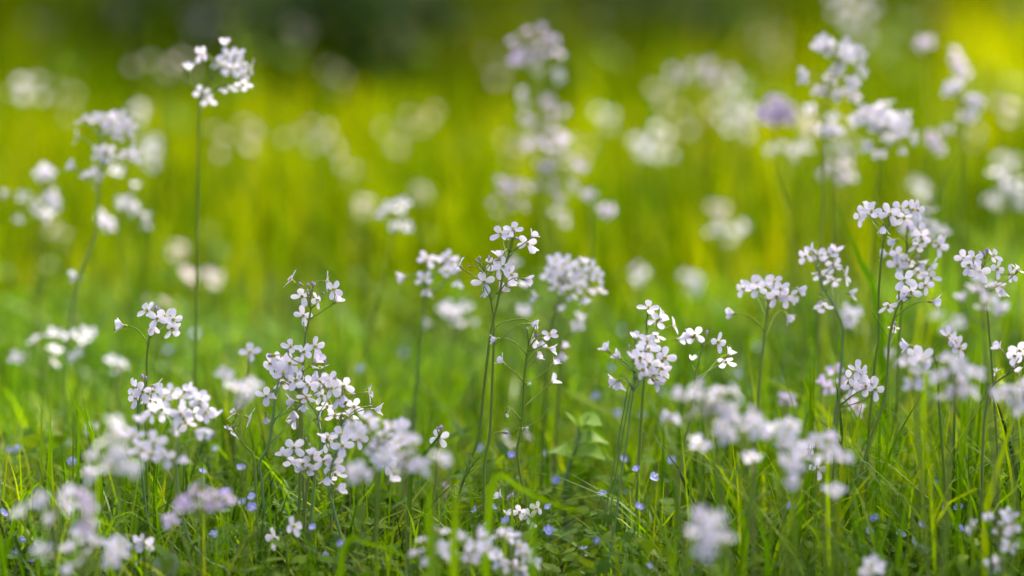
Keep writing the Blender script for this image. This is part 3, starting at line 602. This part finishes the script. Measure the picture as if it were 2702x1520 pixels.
# ------------------------------------------------------------------ speedwells
def speedwell_variants():
    rnd = random.Random(9); out = []
    for i in range(5):
        fb = MB()
        for k in range(4):
            az = k * math.pi / 2 + rnd.uniform(-.12, .12); L = (4.9, 4.4, 3.9, 4.4)[k] * MM; W = (2.3, 2.0, 1.35, 2.0)[k] * MM
            fb.quadgrid(petal_rows(L, W, rnd.uniform(62, 84), az, .6 * MM, rnd.uniform(-25, 10), rnd.random(), base_r=.2 * MM, ns=7, nt=7, notch=0), 0)
        cb = MB(); cb.lathe([(.8 * MM, .3 * MM), (1.2 * MM, 1.6 * MM), (1.7 * MM, 1.3 * MM), (2.2 * MM, .1 * MM)], 8, 0)
        for s in (-1, 1): cb.tube([(0, 0, 1.2 * MM), (s * 1.2 * MM, .3 * MM, 2.6 * MM), (s * 1.8 * MM, .4 * MM, 4.0 * MM)], .16 * MM, 4, 0)
        lb = MB(); L = rnd.uniform(8, 12) * MM; rows = []
        for q in range(7):
            t = q / 6; wd = L * .42 * math.sin(math.pi * min(1, t * .92 + .08)) ** .7 + .1 * MM; tooth = 1 + .12 * (q % 2)
            rows.append([Vector((L * t, -wd * tooth, .10 * L * t)), Vector((L * t, -wd * .5, .02 * L)), Vector((L * t, 0, -.04 * L + .12 * L * t)), Vector((L * t, wd * .5, .02 * L)), Vector((L * t, wd * tooth, .10 * L * t))])
        lb.quadgrid(rows, 0)
        out.append((fb.mesh('speedwell_petals', ['blue']), cb.mesh('speedwell_centre', ['whitec']), lb.mesh('speedwell_leaf', ['leaf'])))
    return out
SW = speedwell_variants()
SPOTS = []
def speedwell(u, v, i):
    rnd = random.Random(i * 13 + 1)
    z = rnd.uniform(.075, .125)
    p = at_z(u, v, z)
    if p.y < 2.86: p = at(u, v, rnd.uniform(2.86, 2.96))
    p.z = max(p.z, .03)
    if p.y > 4.6: p = at(u, v, rnd.uniform(4.0, 4.6))
    g = Vector((p.x + rnd.uniform(-.012, .012), p.y + rnd.uniform(.0, .02), 0))
    root = bpy.data.objects.new('speedwell', None); COL.objects.link(root); root.location = g; root.empty_display_size = .01
    ax = Vector((rnd.gauss(0, .5), -.75 + rnd.gauss(0, .25), .75)).normalized()
    fm, cm, lm = SW[i % 5]
    a = p - g
    mb = MB(); mb.tube(catmull([(0, 0, 0), (a.x * .2, a.y * .2, a.z * .5), a - ax * .003, a], 4), .45 * MM, 5, 0)
    link('stem', mb.mesh('speedwell_stem', ['stem']), root)
    f = link('flower', fm, root, a, axis_quat(ax, rnd.uniform(0, 6.28)), rnd.uniform(.92, 1.18)); link('flower_centre', cm, f)
    for k in range(4):
        h = a.z * (.30 + .17 * k); q = Vector((a.x * .3 * k / 3, a.y * .3 * k / 3, h))
        link('leaf', lm, root, q, Quaternion((0, 0, 1), k * 1.57 + rnd.uniform(-.4, .4) + (3.14 if k % 2 else 0)) @ Quaternion((0, 1, 0), -rnd.uniform(.1, .5)), rnd.uniform(.7, 1.1))
    SPOTS.append((u, v, root))
SWP = '''45,1463 87,1479 5,1358 157,1340 194,1219 181,1174 26,1193 50,1187 115,1494 362,1486 569,1187 595,1300 642,1326 666,1316 564,1413 666,1342 446,928 514,881 823,1395 860,1473 273,1512 8,1515 535,1248 58,1428 634,1237
1257,1350 1291,1384 1298,1342 1351,1206 1435,1200 1333,1376 1361,1489 1448,1342 1587,1308 1679,1242 1726,1261 1574,1431 1771,1216 1684,1340 1540,1444 1464,1269 1645,1216 1272,1185 1708,1494 1005,1500 903,1436 1288,1463 1445,1400 1611,975 1697,1096 1640,875 955,975 1577,1048 1629,1096 1750,1038 1063,933
2091,1337 2288,1400 2314,1373 2482,1339 2531,1342 2374,1413 2437,1455 2529,1400 2427,1387 2461,1276 2403,1431 1826,1512 1997,917 2052,1012 1947,991 1879,1185'''
for i, tok in enumerate(SWP.split()):
    u, v = map(int, tok.split(',')); speedwell(u, v, i)
# each speedwell is told apart by the plant it grows beside
marks = [h for h in ALL_HEADS if h[2]]
groups = {}
for (u, v, root) in SPOTS:
    h = min(marks, key=lambda h: math.hypot(h[0] - u, (h[1] - v) * .8))
    du, dv = u - h[0], v - h[1]
    side = ('below' if dv > 0 else 'above') if abs(dv) > abs(du) else ('right of' if du > 0 else 'left of')
    groups.setdefault((side, h[2]), []).append((math.hypot(du, dv), v, u, root))
ORD = ['nearest', 'second nearest', 'third nearest', 'fourth nearest', 'fifth nearest', 'sixth nearest', 'seventh nearest', 'eighth nearest', 'ninth nearest', 'tenth nearest']
for (side, lm), items in groups.items():
    items.sort(key=lambda t: t[0])
    for k, (d, v, u, root) in enumerate(items):
        soft = 'small blurred blue speedwell' if v < 1290 else 'small blue speedwell flower'
        tag(root, ('%s %s %s' % (soft, side, lm)) if len(items) == 1 else '%s, %s %s %s' % (soft, ORD[k], side, lm), 'flower', 'blue speedwells low in the grass')

# ------------------------------------------------------------------ broad-leaved weed and single grass blades
def broad_weed():
    D = 3.16; base = at_z(1488, 1400, 0); base = Vector((at(1490, 1300, D).x, D, 0))
    root = bpy.data.objects.new('broad_leaved_weed', None); COL.objects.link(root); root.location = base
    tag(root, 'pale green weed with five broad oval leaves right of the half-bare stem', 'plant')
    top = at(1530, 1128, D); pts = [Vector((0, 0, 0)), at(1494, 1271, D) - base, at(1524, 1172, D) - base, top - base]
    mb = MB(); mb.tube(catmull(pts, 5), lambda t: (2.2 - 1.0 * t) * MM, 7, 0); link('stem', mb.mesh('weed_stem', ['palestem']), root)
    spec = [((1530,1132),(1552,1108),(1588,1124), 8.5), ((1526,1164),(1562,1150),(1608,1172), 6.0), ((1518,1196),(1556,1188),(1598,1214), 7.0), ((1514,1204),(1486,1184),(1440,1196), 6.5), ((1532,1126),(1512,1108),(1490,1086), 3.5), ((1536,1124),(1560,1112),(1578,1108), 6.0)]
    for k, (a, b, c, wd) in enumerate(spec):
        P = catmull([at(*a, D) - base, at(*b, D - .012) - base, at(*c, D - .03 + .05 * (k % 2)) - base], 4); rows = []
        n = len(P)
        for i, p in enumerate(P):
            t = i / (n - 1); ww = wd * MM * (math.sin(math.pi * min(1, (.03 + .97 * t) ** .8)) ** .9 + .02)
            d = (P[min(i + 1, n - 1)] - P[max(0, i - 1)]).normalized(); s = d.cross(Vector((.1, -.8, .6))).normalized()
            nn = s.cross(d)
            rows.append([p - s * ww + nn * ww * .08, p - s * ww * .5 + nn * ww * .02, p, p + s * ww * .5 + nn * ww * .02, p + s * ww + nn * ww * .08])
        lb = MB(); lb.quadgrid(rows, 0); link('leaf', lb.mesh('broad_leaf', ['broad']), root)
broad_weed()
def single_blade(label, D, pts, wd, tint, mat='grass', dend=0.0):
    P3 = [at(u, v, D + dend * i / (len(pts) - 1)) for i, (u, v) in enumerate(pts)]
    P3 = [p for p in P3 if p.z > .01]
    base = Vector((P3[0].x, P3[0].y, 0)); P3 = [base + Vector((.002, 0, -.004))] + P3 if P3[0].z > .015 else P3
    P = catmull(P3, 5); n = len(P); rows = []
    for i, p in enumerate(P):
        t = i / (n - 1); ww = wd * MM * .5 * (1 - t ** 2.2) + .1 * MM
        d = (P[min(i + 1, n - 1)] - P[max(0, i - 1)]).normalized(); s = d.cross(Vector((.25, 1, .2))).normalized(); nn = s.cross(d)
        rows.append([p - base - s * ww + nn * ww * .35, p - base, p - base + s * ww + nn * ww * .35])
    mb = MB(); mb.quadgrid(rows, 0)
    o = link('grass_blade', mb.mesh('grass_blade', [mat]), None, base)
    at_ = o.data.attributes.new('tint', 'FLOAT', 'POINT'); at_.data.foreach_set('value', [tint] * len(o.data.vertices))
    tag(o, label, 'grass blade', 'large single grass blades')
single_blade('long bluish blade leaning left, right of the bent pale stem', 3.3, [(2330,1000),(2318,830),(2303,755),(2272,692),(2246,629),(2188,503)], 6.5, .25)
single_blade('bright green blurred blade lying across the half-bare stem foot', 2.72, [(1282,1480),(1288,1380),(1300,1280),(1322,1254),(1378,1292),(1440,1322),(1500,1343),(1570,1362)], 5.5, .6)
single_blade('tall bright green upright blade at left of the nodding flowers', 2.94, [(256,1440),(257,1379),(254,1250),(246,1148),(228,1080)], 5.5, .75)
single_blade('thin tall blade with a curled tip at left', 2.96, [(262,1440),(266,1300),(248,1180),(222,1100),(196,1060),(176,1014)], 4.0, .5)
single_blade('bright slim upright blade below the crowded low head at right', 2.96, [(2210,1440),(2219,1263),(2228,1160),(2238,1075)], 4.0, .95)
single_blade('bright blade leaning right below the crowded low head', 2.97, [(2190,1440),(2225,1274),(2256,1150),(2277,1054)], 5.0, .8)
single_blade('broad bright blade slanting up to the right under the crowded low head', 2.93, [(2180,1450),(2209,1379),(2260,1300),(2311,1235)], 5.0, .9)
single_blade('wide blurred green blade under the blurred white mass', 2.6, [(1140,1500),(1136,1415),(1132,1320),(1136,1232)], 8.0, .6)
single_blade('second wide blurred blade right of the first under the white mass', 2.62, [(1196,1500),(1199,1400),(1203,1320),(1199,1255)], 6.5, .7)
single_blade('arching pale blade at the bottom left of the bottom centre bunch', 2.74, [(900,1490),(930,1420),(958,1432),(1030,1450),(1115,1494)], 5.0, .55)
single_blade('blurred pale upright stalk in front of the half-bare stem', 2.5, [(1405,1440),(1408,1300),(1414,1150),(1419,1022)], 4.2, .45)
single_blade('dark blade with a light edge running across the lone flower with buds', 2.96, [(1080,1300),(1110,1215),(1135,1182),(1160,1150),(1166,1140)], 3.6, .2)
single_blade('long slanting blade right of the leaning stem, lower right', 2.98, [(2290,1330),(2330,1240),(2380,1130),(2440,1030)], 3.2, .35)
single_blade('slender green blade bending left at the lower right corner', 2.9, [(2540,1480),(2520,1380),(2470,1280),(2430,1200)], 4.2, .7)
single_blade('curled pale tendril-like blade low between right hand speedwells', 2.9, [(2380,1480),(2368,1400),(2340,1340),(2300,1300),(2262,1290)], 1.8, .6)
single_blade('broad leaning blade at bottom right of centre', 2.8, [(1960,1500),(1968,1400),(1930,1310),(1890,1250)], 5.0, .65)
single_blade('upright blade pair member right of the five-flowered spreading stem', 2.94, [(1960,1470),(1962,1380),(1950,1300),(1958,1236)], 4.5, .5)
single_blade('tall pale green blade on the far right below the ringed head', 2.8, [(2600,1400),(2620,1280),(2650,1180),(2680,1080)], 6.0, .85)
def ground_leaf():
    p = at(440, 1500, 2.84); rows = []
    for i in range(8):
        t = i / 7; ww = 10.5 * MM * math.sin(math.pi * (.05 + .9 * t)) ** .6; x = (t - .5) * 26 * MM
        rows.append([Vector((k * ww, x, .35 * abs(k) ** 2 * ww + .0012 * math.sin(9 * t + 3 * k))) for k in (-1, -.5, 0, .5, 1)])
    mb = MB(); mb.quadgrid(rows, 0); mb.tube([(0, -.012, 0), (0, -.02, -.02), (.004, -.02, -.07)], .7 * MM, 5, 1)
    o = link('round_leaf', mb.mesh('round_leaf', ['sage2', 'stem']), None, p); o.rotation_euler = (R(58), R(8), R(-14)); tag(o, 'single round grey-green leaf at the bottom edge, left of centre', 'leaf')
ground_leaf()
def dead_leaf():
    p = at(1172, 1305, 3.25); rows = []
    for i in range(6):
        t = i / 5; ww = 8 * MM * math.sin(math.pi * (.08 + .84 * t)); x = (t - .5) * 26 * MM
        rows.append([Vector((x, -ww, .5 * ww)), Vector((x, 0, -2 * MM * math.sin(3 * t))), Vector((x, ww, .6 * ww + .002 * t))])
    mb = MB(); mb.quadgrid(rows, 0); o = link('dead_leaf', mb.mesh('dead_leaf', ['dry']), None, p)
    o.rotation_euler = (R(55), R(-30), R(20)); o.location.z = max(.03, p.z)
    tag(o, 'curled reddish-brown dead leaf behind the pinkish blurred flowers', 'dead leaf')
dead_leaf()

# ------------------------------------------------------------------ ground, grass, ground cover
def big_mesh(name, V, F, mat, tint, kind):
    me = bpy.data.meshes.new(name); nv, nf = len(V), len(F)
    me.vertices.add(nv); me.vertices.foreach_set('co', V.astype(np.float32).ravel())
    me.loops.add(nf * 4); me.loops.foreach_set('vertex_index', F.astype(np.int32).ravel())
    me.polygons.add(nf); me.polygons.foreach_set('loop_start', np.arange(nf, dtype=np.int32) * 4)
    me.polygons.foreach_set('use_smooth', np.ones(nf, dtype=bool))
    me.update(calc_edges=True)
    a = me.attributes.new('tint', 'FLOAT', 'POINT'); a.data.foreach_set('value', tint.astype(np.float32))
    me.materials.append(M[mat])
    o = bpy.data.objects.new(name, me); COL.objects.link(o)
    if kind: o['kind'] = kind
    return o
def wedge_points(n, y0, y1, margin, power=1.0):
    """random ground points in the part of the meadow the camera looks over, and a step either side"""
    t = RNG.random(n) ** power; y = y0 + (y1 - y0) * t
    hw = .1333 * y * 1.12 + margin
    return RNG.uniform(-1, 1, n) * hw, y
def patch(x, y, s, seed):
    r = np.random.default_rng(seed); f = np.zeros_like(x)
    for k in range(5):
        a = r.uniform(0, 6.28); q = s * (1.6 ** k) * .5; f += np.sin(q * (x * np.cos(a) + y * np.sin(a)) + r.uniform(0, 6.28)) / (1.25 ** k)
    return f / 2.2
def blades(x, y, h, wd, lean, tint, LV=6):
    n = len(x); az = RNG.uniform(0, 2 * np.pi, n); tw = az + np.pi / 2 + RNG.uniform(-.7, .7, n)
    t = np.linspace(0, 1, LV)[None, :]
    bend = lean[:, None] * h[:, None] * (t ** RNG.uniform(1.3, 2.6, n)[:, None])
    zz = h[:, None] * t * (1 - .35 * np.minimum(1, lean[:, None]) * t ** 2)
    px = x[:, None] + np.cos(az)[:, None] * bend; py = y[:, None] + np.sin(az)[:, None] * bend
    ww = .5 * wd[:, None] * np.clip(1.05 - t ** 2.5, .03, 1) * (.6 + .4 * np.minimum(1, t * 4))
    V = np.empty((n, LV, 2, 3))
    for s, sg in ((0, -1), (1, 1)):
        V[:, :, s, 0] = px + sg * ww * np.cos(tw)[:, None]; V[:, :, s, 1] = py + sg * ww * np.sin(tw)[:, None]; V[:, :, s, 2] = zz - .003
    b = (np.arange(n) * LV * 2)[:, None] + (np.arange(LV - 1) * 2)[None, :]
    F = np.stack([b, b + 1, b + 3, b + 2], -1).reshape(-1, 4)
    return V.reshape(-1, 3), F, np.repeat(tint, LV * 2)
def grass(name, n, y0, y1, margin, hr, wr, mat='grass', tlo=0., thi=1., power=1.0, clump=None, hbias=None, ln=(.28, .28)):
    x, y = wedge_points(n, y0, y1, margin, power)
    if clump:
        keep = RNG.random(n) < np.clip(.55 + clump * patch(x, y, 9., 3), .12, 1); x, y = x[keep], y[keep]
    n = len(x)
    h = RNG.uniform(*hr, n) * np.clip(1 + .28 * patch(x, y, 6., 8), .5, 1.6)
    if hbias is not None: h *= hbias(x, y)
    wd = RNG.uniform(*wr, n); lean = np.abs(RNG.normal(ln[0], ln[1], n))
    tint = np.clip(tlo + (thi - tlo) * (.5 + .22 * RNG.normal(0, 1, n) + .26 * patch(x, y, 5., 21)), 0, 1)
    o = big_mesh(name, *(lambda r: (r[0], r[1], mat, r[2], 'stuff'))(blades(x, y, h, wd, lean, tint)))
    return o
g = MB(); g.quadgrid([[Vector((x, y, 0)) for x in np.linspace(-60, 60, 13)] for y in np.linspace(-8, 130, 15)], 0)
gr = link('ground', g.mesh('ground', ['ground']), None); gr['kind'] = 'structure'
right = lambda x, y: np.clip(1 + .7 * (x / (.1333 * y)) * (x > 0), .8, 1.5)
near = lambda x, y: right(x, y) * np.clip((y - 2.25) / .55, .25, 1) * (1 - .6 * np.exp(-((x - .052) / .045) ** 2) * (y > 2.5) * (y < 3.2))
grass('grass', 30000, 2.3, 4.4, .25, (.05, .15), (.0016, .0048), tlo=-.1, thi=1.0, clump=.7, hbias=near, ln=(.46, .38))
grass('grass', 14000, 2.3, 4.4, .25, (.02, .08), (.0012, .0028), tlo=0, thi=1.0, hbias=near, ln=(.7, .5))
grass('grass', 32000, 4.2, 8.0, .35, (.06, .20), (.0025, .0055), mat='fargrass', tlo=-.05, thi=1.1, clump=.7)
grass('grass', 1500, 4.2, 9.0, .35, (.20, .30), (.004, .008), mat='fargrass', tlo=-.2, thi=1.1, clump=.9)
grass('grass', 20000, 8.0, 13.5, .6, (.08, .22), (.006, .011), mat='fargrass', tlo=-.1, thi=1.05, clump=.7)
grass('dry_grass', 1300, 2.4, 3.5, .25, (.03, .11), (.0010, .0024), mat='straw')
def sun_patch_blades():  # extra yellow blades: the sun patch at far right put into their tint
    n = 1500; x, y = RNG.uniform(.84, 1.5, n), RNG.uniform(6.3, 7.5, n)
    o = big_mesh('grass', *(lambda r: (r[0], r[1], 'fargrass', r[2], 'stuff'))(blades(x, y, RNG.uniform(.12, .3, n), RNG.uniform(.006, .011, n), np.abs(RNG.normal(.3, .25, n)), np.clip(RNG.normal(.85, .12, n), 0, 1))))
sun_patch_blades()
def cover(n, y0, y1, zr, lr, mat, mean):
    x, y = wedge_points(n, y0, y1, .25)
    keep = RNG.random(n) < np.clip(.45 + .7 * patch(x, y, 7., 31), 0.05, 1); x, y = x[keep], y[keep]; n = len(x)
    z = RNG.uniform(*zr, n); L = RNG.uniform(*lr, n); W = L * RNG.uniform(.25, .42, n)
    az = RNG.uniform(0, 6.28, n); pit = RNG.uniform(-.3, .9, n)
    d = np.stack([np.cos(az) * np.cos(pit), np.sin(az) * np.cos(pit), np.sin(pit)], -1); s = np.stack([-np.sin(az), np.cos(az), RNG.uniform(-.4, .4, n)], -1)
    c = np.stack([x, y, z], -1); rows = []
    for t, wq in ((0, .12), (.3, .9), (.65, 1.), (.9, .6), (1, .1)):
        up = np.zeros((n, 3)); up[:, 2] = L * .3 * t * (1 - t)
        p = c + d * (L * t)[:, None] + up; rows += [p - s * (W * wq)[:, None], p + s * (W * wq)[:, None]]
    V = np.stack(rows, 1).reshape(-1, 3); b = (np.arange(n) * 10)[:, None] + (np.arange(4) * 2)[None]
    F = np.stack([b, b + 1, b + 3, b + 2], -1).reshape(-1, 4)
    big_mesh('ground_cover', V, F, mat, np.repeat(np.clip(RNG.normal(mean, .28, n), 0, 1), 10), 'stuff')
cover(20000, 2.1, 4.6, (.004, .075), (.006, .016), 'cover', .5)
cover(7000, 2.5, 3.4, (.01, .085), (.008, .019), 'cover', .6)
cover(7000, 3.1, 4.4, (.02, .10), (.010, .024), 'cover', .45)
cover(1500, 3.3, 6.0, (.01, .10), (.008, .022), 'sage', .4)
cover(700, 6.0, 11.0, (.06, .18), (.03, .06), 'sage', .3)

# ------------------------------------------------------------------ dark leafy clumps added in place of shaded hollows; unseen shade trees
def bush(label, x, y, rx, ry, hgt, n, seed, tbias=0.0, big=.5):
    rnd = np.random.default_rng(seed)
    root = bpy.data.objects.new('bush', None); COL.objects.link(root); root.location = (x, y, 0)
    tag(root, label, 'bush', 'bushes along the far edge of the meadow')
    mb = MB(); rr = random.Random(seed)
    for k in range(9):
        a = rr.uniform(0, 6.28); q = rr.uniform(.4, .8); tip = Vector((math.cos(a) * rx * q, math.sin(a) * ry * q, hgt * rr.uniform(.55, .9)))
        mb.tube(catmull([(math.cos(a) * .02, math.sin(a) * .02, -.02), tip * .35 + Vector((0, 0, .12 * hgt)), tip * .7 + Vector((0, 0, .1 * hgt)), tip], 4), lambda t: .006 * (1 - .85 * t), 6, 0)
    link('branches', mb.mesh('bush_branches', ['bark']), root)
    nc = 46; u = rnd.normal(size=(nc, 3)); u /= np.linalg.norm(u, axis=1)[:, None]; rad = rnd.uniform(.35, 1, nc) ** .5
    cc = u * rad[:, None] * np.array([rx, ry, hgt * .55]) + np.array([0, 0, hgt * .34])
    idx = rnd.integers(0, nc, n); c = cc[idx] + rnd.normal(0, .16, (n, 3)) * np.array([rx, ry, hgt * .55]); c[:, 2] = np.abs(c[:, 2]) + .02
    L = rnd.uniform(.05, .11, n) * big; W = L * rnd.uniform(.28, .42, n)
    d = rnd.normal(size=(n, 3)); d[:, 2] -= .3; d /= np.linalg.norm(d, axis=1)[:, None]
    s = np.cross(d, rnd.normal(size=(n, 3))); s /= np.linalg.norm(s, axis=1)[:, None]
    V = np.stack([c - s * (W * .2)[:, None], c + s * (W * .2)[:, None], c + d * (L * .5)[:, None] - s * W[:, None], c + d * (L * .5)[:, None] + s * W[:, None],
                  c + d * L[:, None] - s * (W * .1)[:, None], c + d * L[:, None] + s * (W * .1)[:, None]], 1).reshape(-1, 3)
    b = (np.arange(n) * 6)[:, None] + (np.arange(2) * 2)[None]; F = np.stack([b, b + 1, b + 3, b + 2], -1).reshape(-1, 4)
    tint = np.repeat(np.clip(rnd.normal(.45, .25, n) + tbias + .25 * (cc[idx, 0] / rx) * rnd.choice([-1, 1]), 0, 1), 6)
    o = big_mesh('crown', V, F, 'bush', tint, None); o.parent = root
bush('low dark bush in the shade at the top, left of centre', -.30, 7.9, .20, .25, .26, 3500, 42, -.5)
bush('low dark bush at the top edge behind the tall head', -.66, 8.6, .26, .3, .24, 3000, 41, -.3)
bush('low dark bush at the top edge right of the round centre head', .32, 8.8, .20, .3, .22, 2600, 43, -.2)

def tree(label, x, y, cx, cy, cz, rx, ry, rz, n, seed, big=1.0):
    rnd = np.random.default_rng(seed); rr = random.Random(seed)
    root = bpy.data.objects.new('tree', None); COL.objects.link(root); root.location = (x, y, 0); tag(root, label, 'tree')
    mb = MB(); c0 = Vector((cx - x, cy - y, cz))
    mb.tube(catmull([(0, 0, -.1), (.03, 0, .4), c0 * .45 + Vector((0, 0, cz * .1)), c0 * .85, c0 + Vector((0, 0, rz * .6))], 6), lambda t: .17 * (1 - .8 * t) + .05 * (1 - t) ** 8, 10, 0)
    for k in range(14):
        a = k * 2.4; q = rr.uniform(.5, .9); st = c0 * rr.uniform(.6, .95)
        e = c0 + Vector((math.cos(a) * rx * q, math.sin(a) * ry * q, rz * rr.uniform(-.5, .7)))
        mb.tube(catmull([st, st.lerp(e, .5) + Vector((0, 0, .2)), e], 5), lambda t: .05 * (1 - .85 * t), 6, 0)
    link('trunk', mb.mesh('tree_trunk', ['bark']), root)
    nc = 90; u = rnd.normal(size=(nc, 3)); u /= np.linalg.norm(u, axis=1)[:, None]
    cc = u * (rnd.uniform(.1, 1, nc) ** .45)[:, None] * np.array([rx, ry, rz]) + np.array(c0)
    idx = rnd.integers(0, nc, n); c = cc[idx] + rnd.normal(0, .30, (n, 3))
    L = rnd.uniform(.07, .13, n) * big; W = L * rnd.uniform(.3, .42, n)
    d = rnd.normal(size=(n, 3)); d[:, 2] -= .4; d /= np.linalg.norm(d, axis=1)[:, None]
    s = np.cross(d, rnd.normal(size=(n, 3))); s /= np.linalg.norm(s, axis=1)[:, None]
    V = np.stack([c - s * (W * .2)[:, None], c + s * (W * .2)[:, None], c + d * (L * .5)[:, None] - s * W[:, None], c + d * (L * .5)[:, None] + s * W[:, None],
                  c + d * L[:, None] - s * (W * .1)[:, None], c + d * L[:, None] + s * (W * .1)[:, None]], 1).reshape(-1, 3)
    b = (np.arange(n) * 6)[:, None] + (np.arange(2) * 2)[None]; F = np.stack([b, b + 1, b + 3, b + 2], -1).reshape(-1, 4)
    o = big_mesh('crown', V, F, 'bush', np.repeat(np.clip(rnd.normal(.6, .25, n), 0, 1), 6), None); o.parent = root
tree('slender leafy tree out of view at right whose crown shades the near meadow', 3.6, 6.9, 3.0, 6.1, 7.5, 2.6, 2.3, 1.9, 7500, 77)
tree('broad tree beyond the top of the picture shading the upper left meadow', 1.5, 14.2, 1.2, 12.4, 5.2, 1.9, 2.1, 1.2, 24000, 78, 1.5)
tree('second tree beyond the top of the picture shading the top middle', 2.9, 15.6, 2.1, 14.1, 5.4, 1.1, 1.3, 1.0, 10000, 79, 1.5)

n_dup = {k: v for k, v in LABELS.items() if len(v) > 1}
if n_dup: print('DUPLICATE LABELS', n_dup)
for k in LABELS:
    if not 4 <= len(k.split()) <= 16: print('LABEL LENGTH', len(k.split()), k)
print('OBJECT COUNT', len(bpy.data.objects))
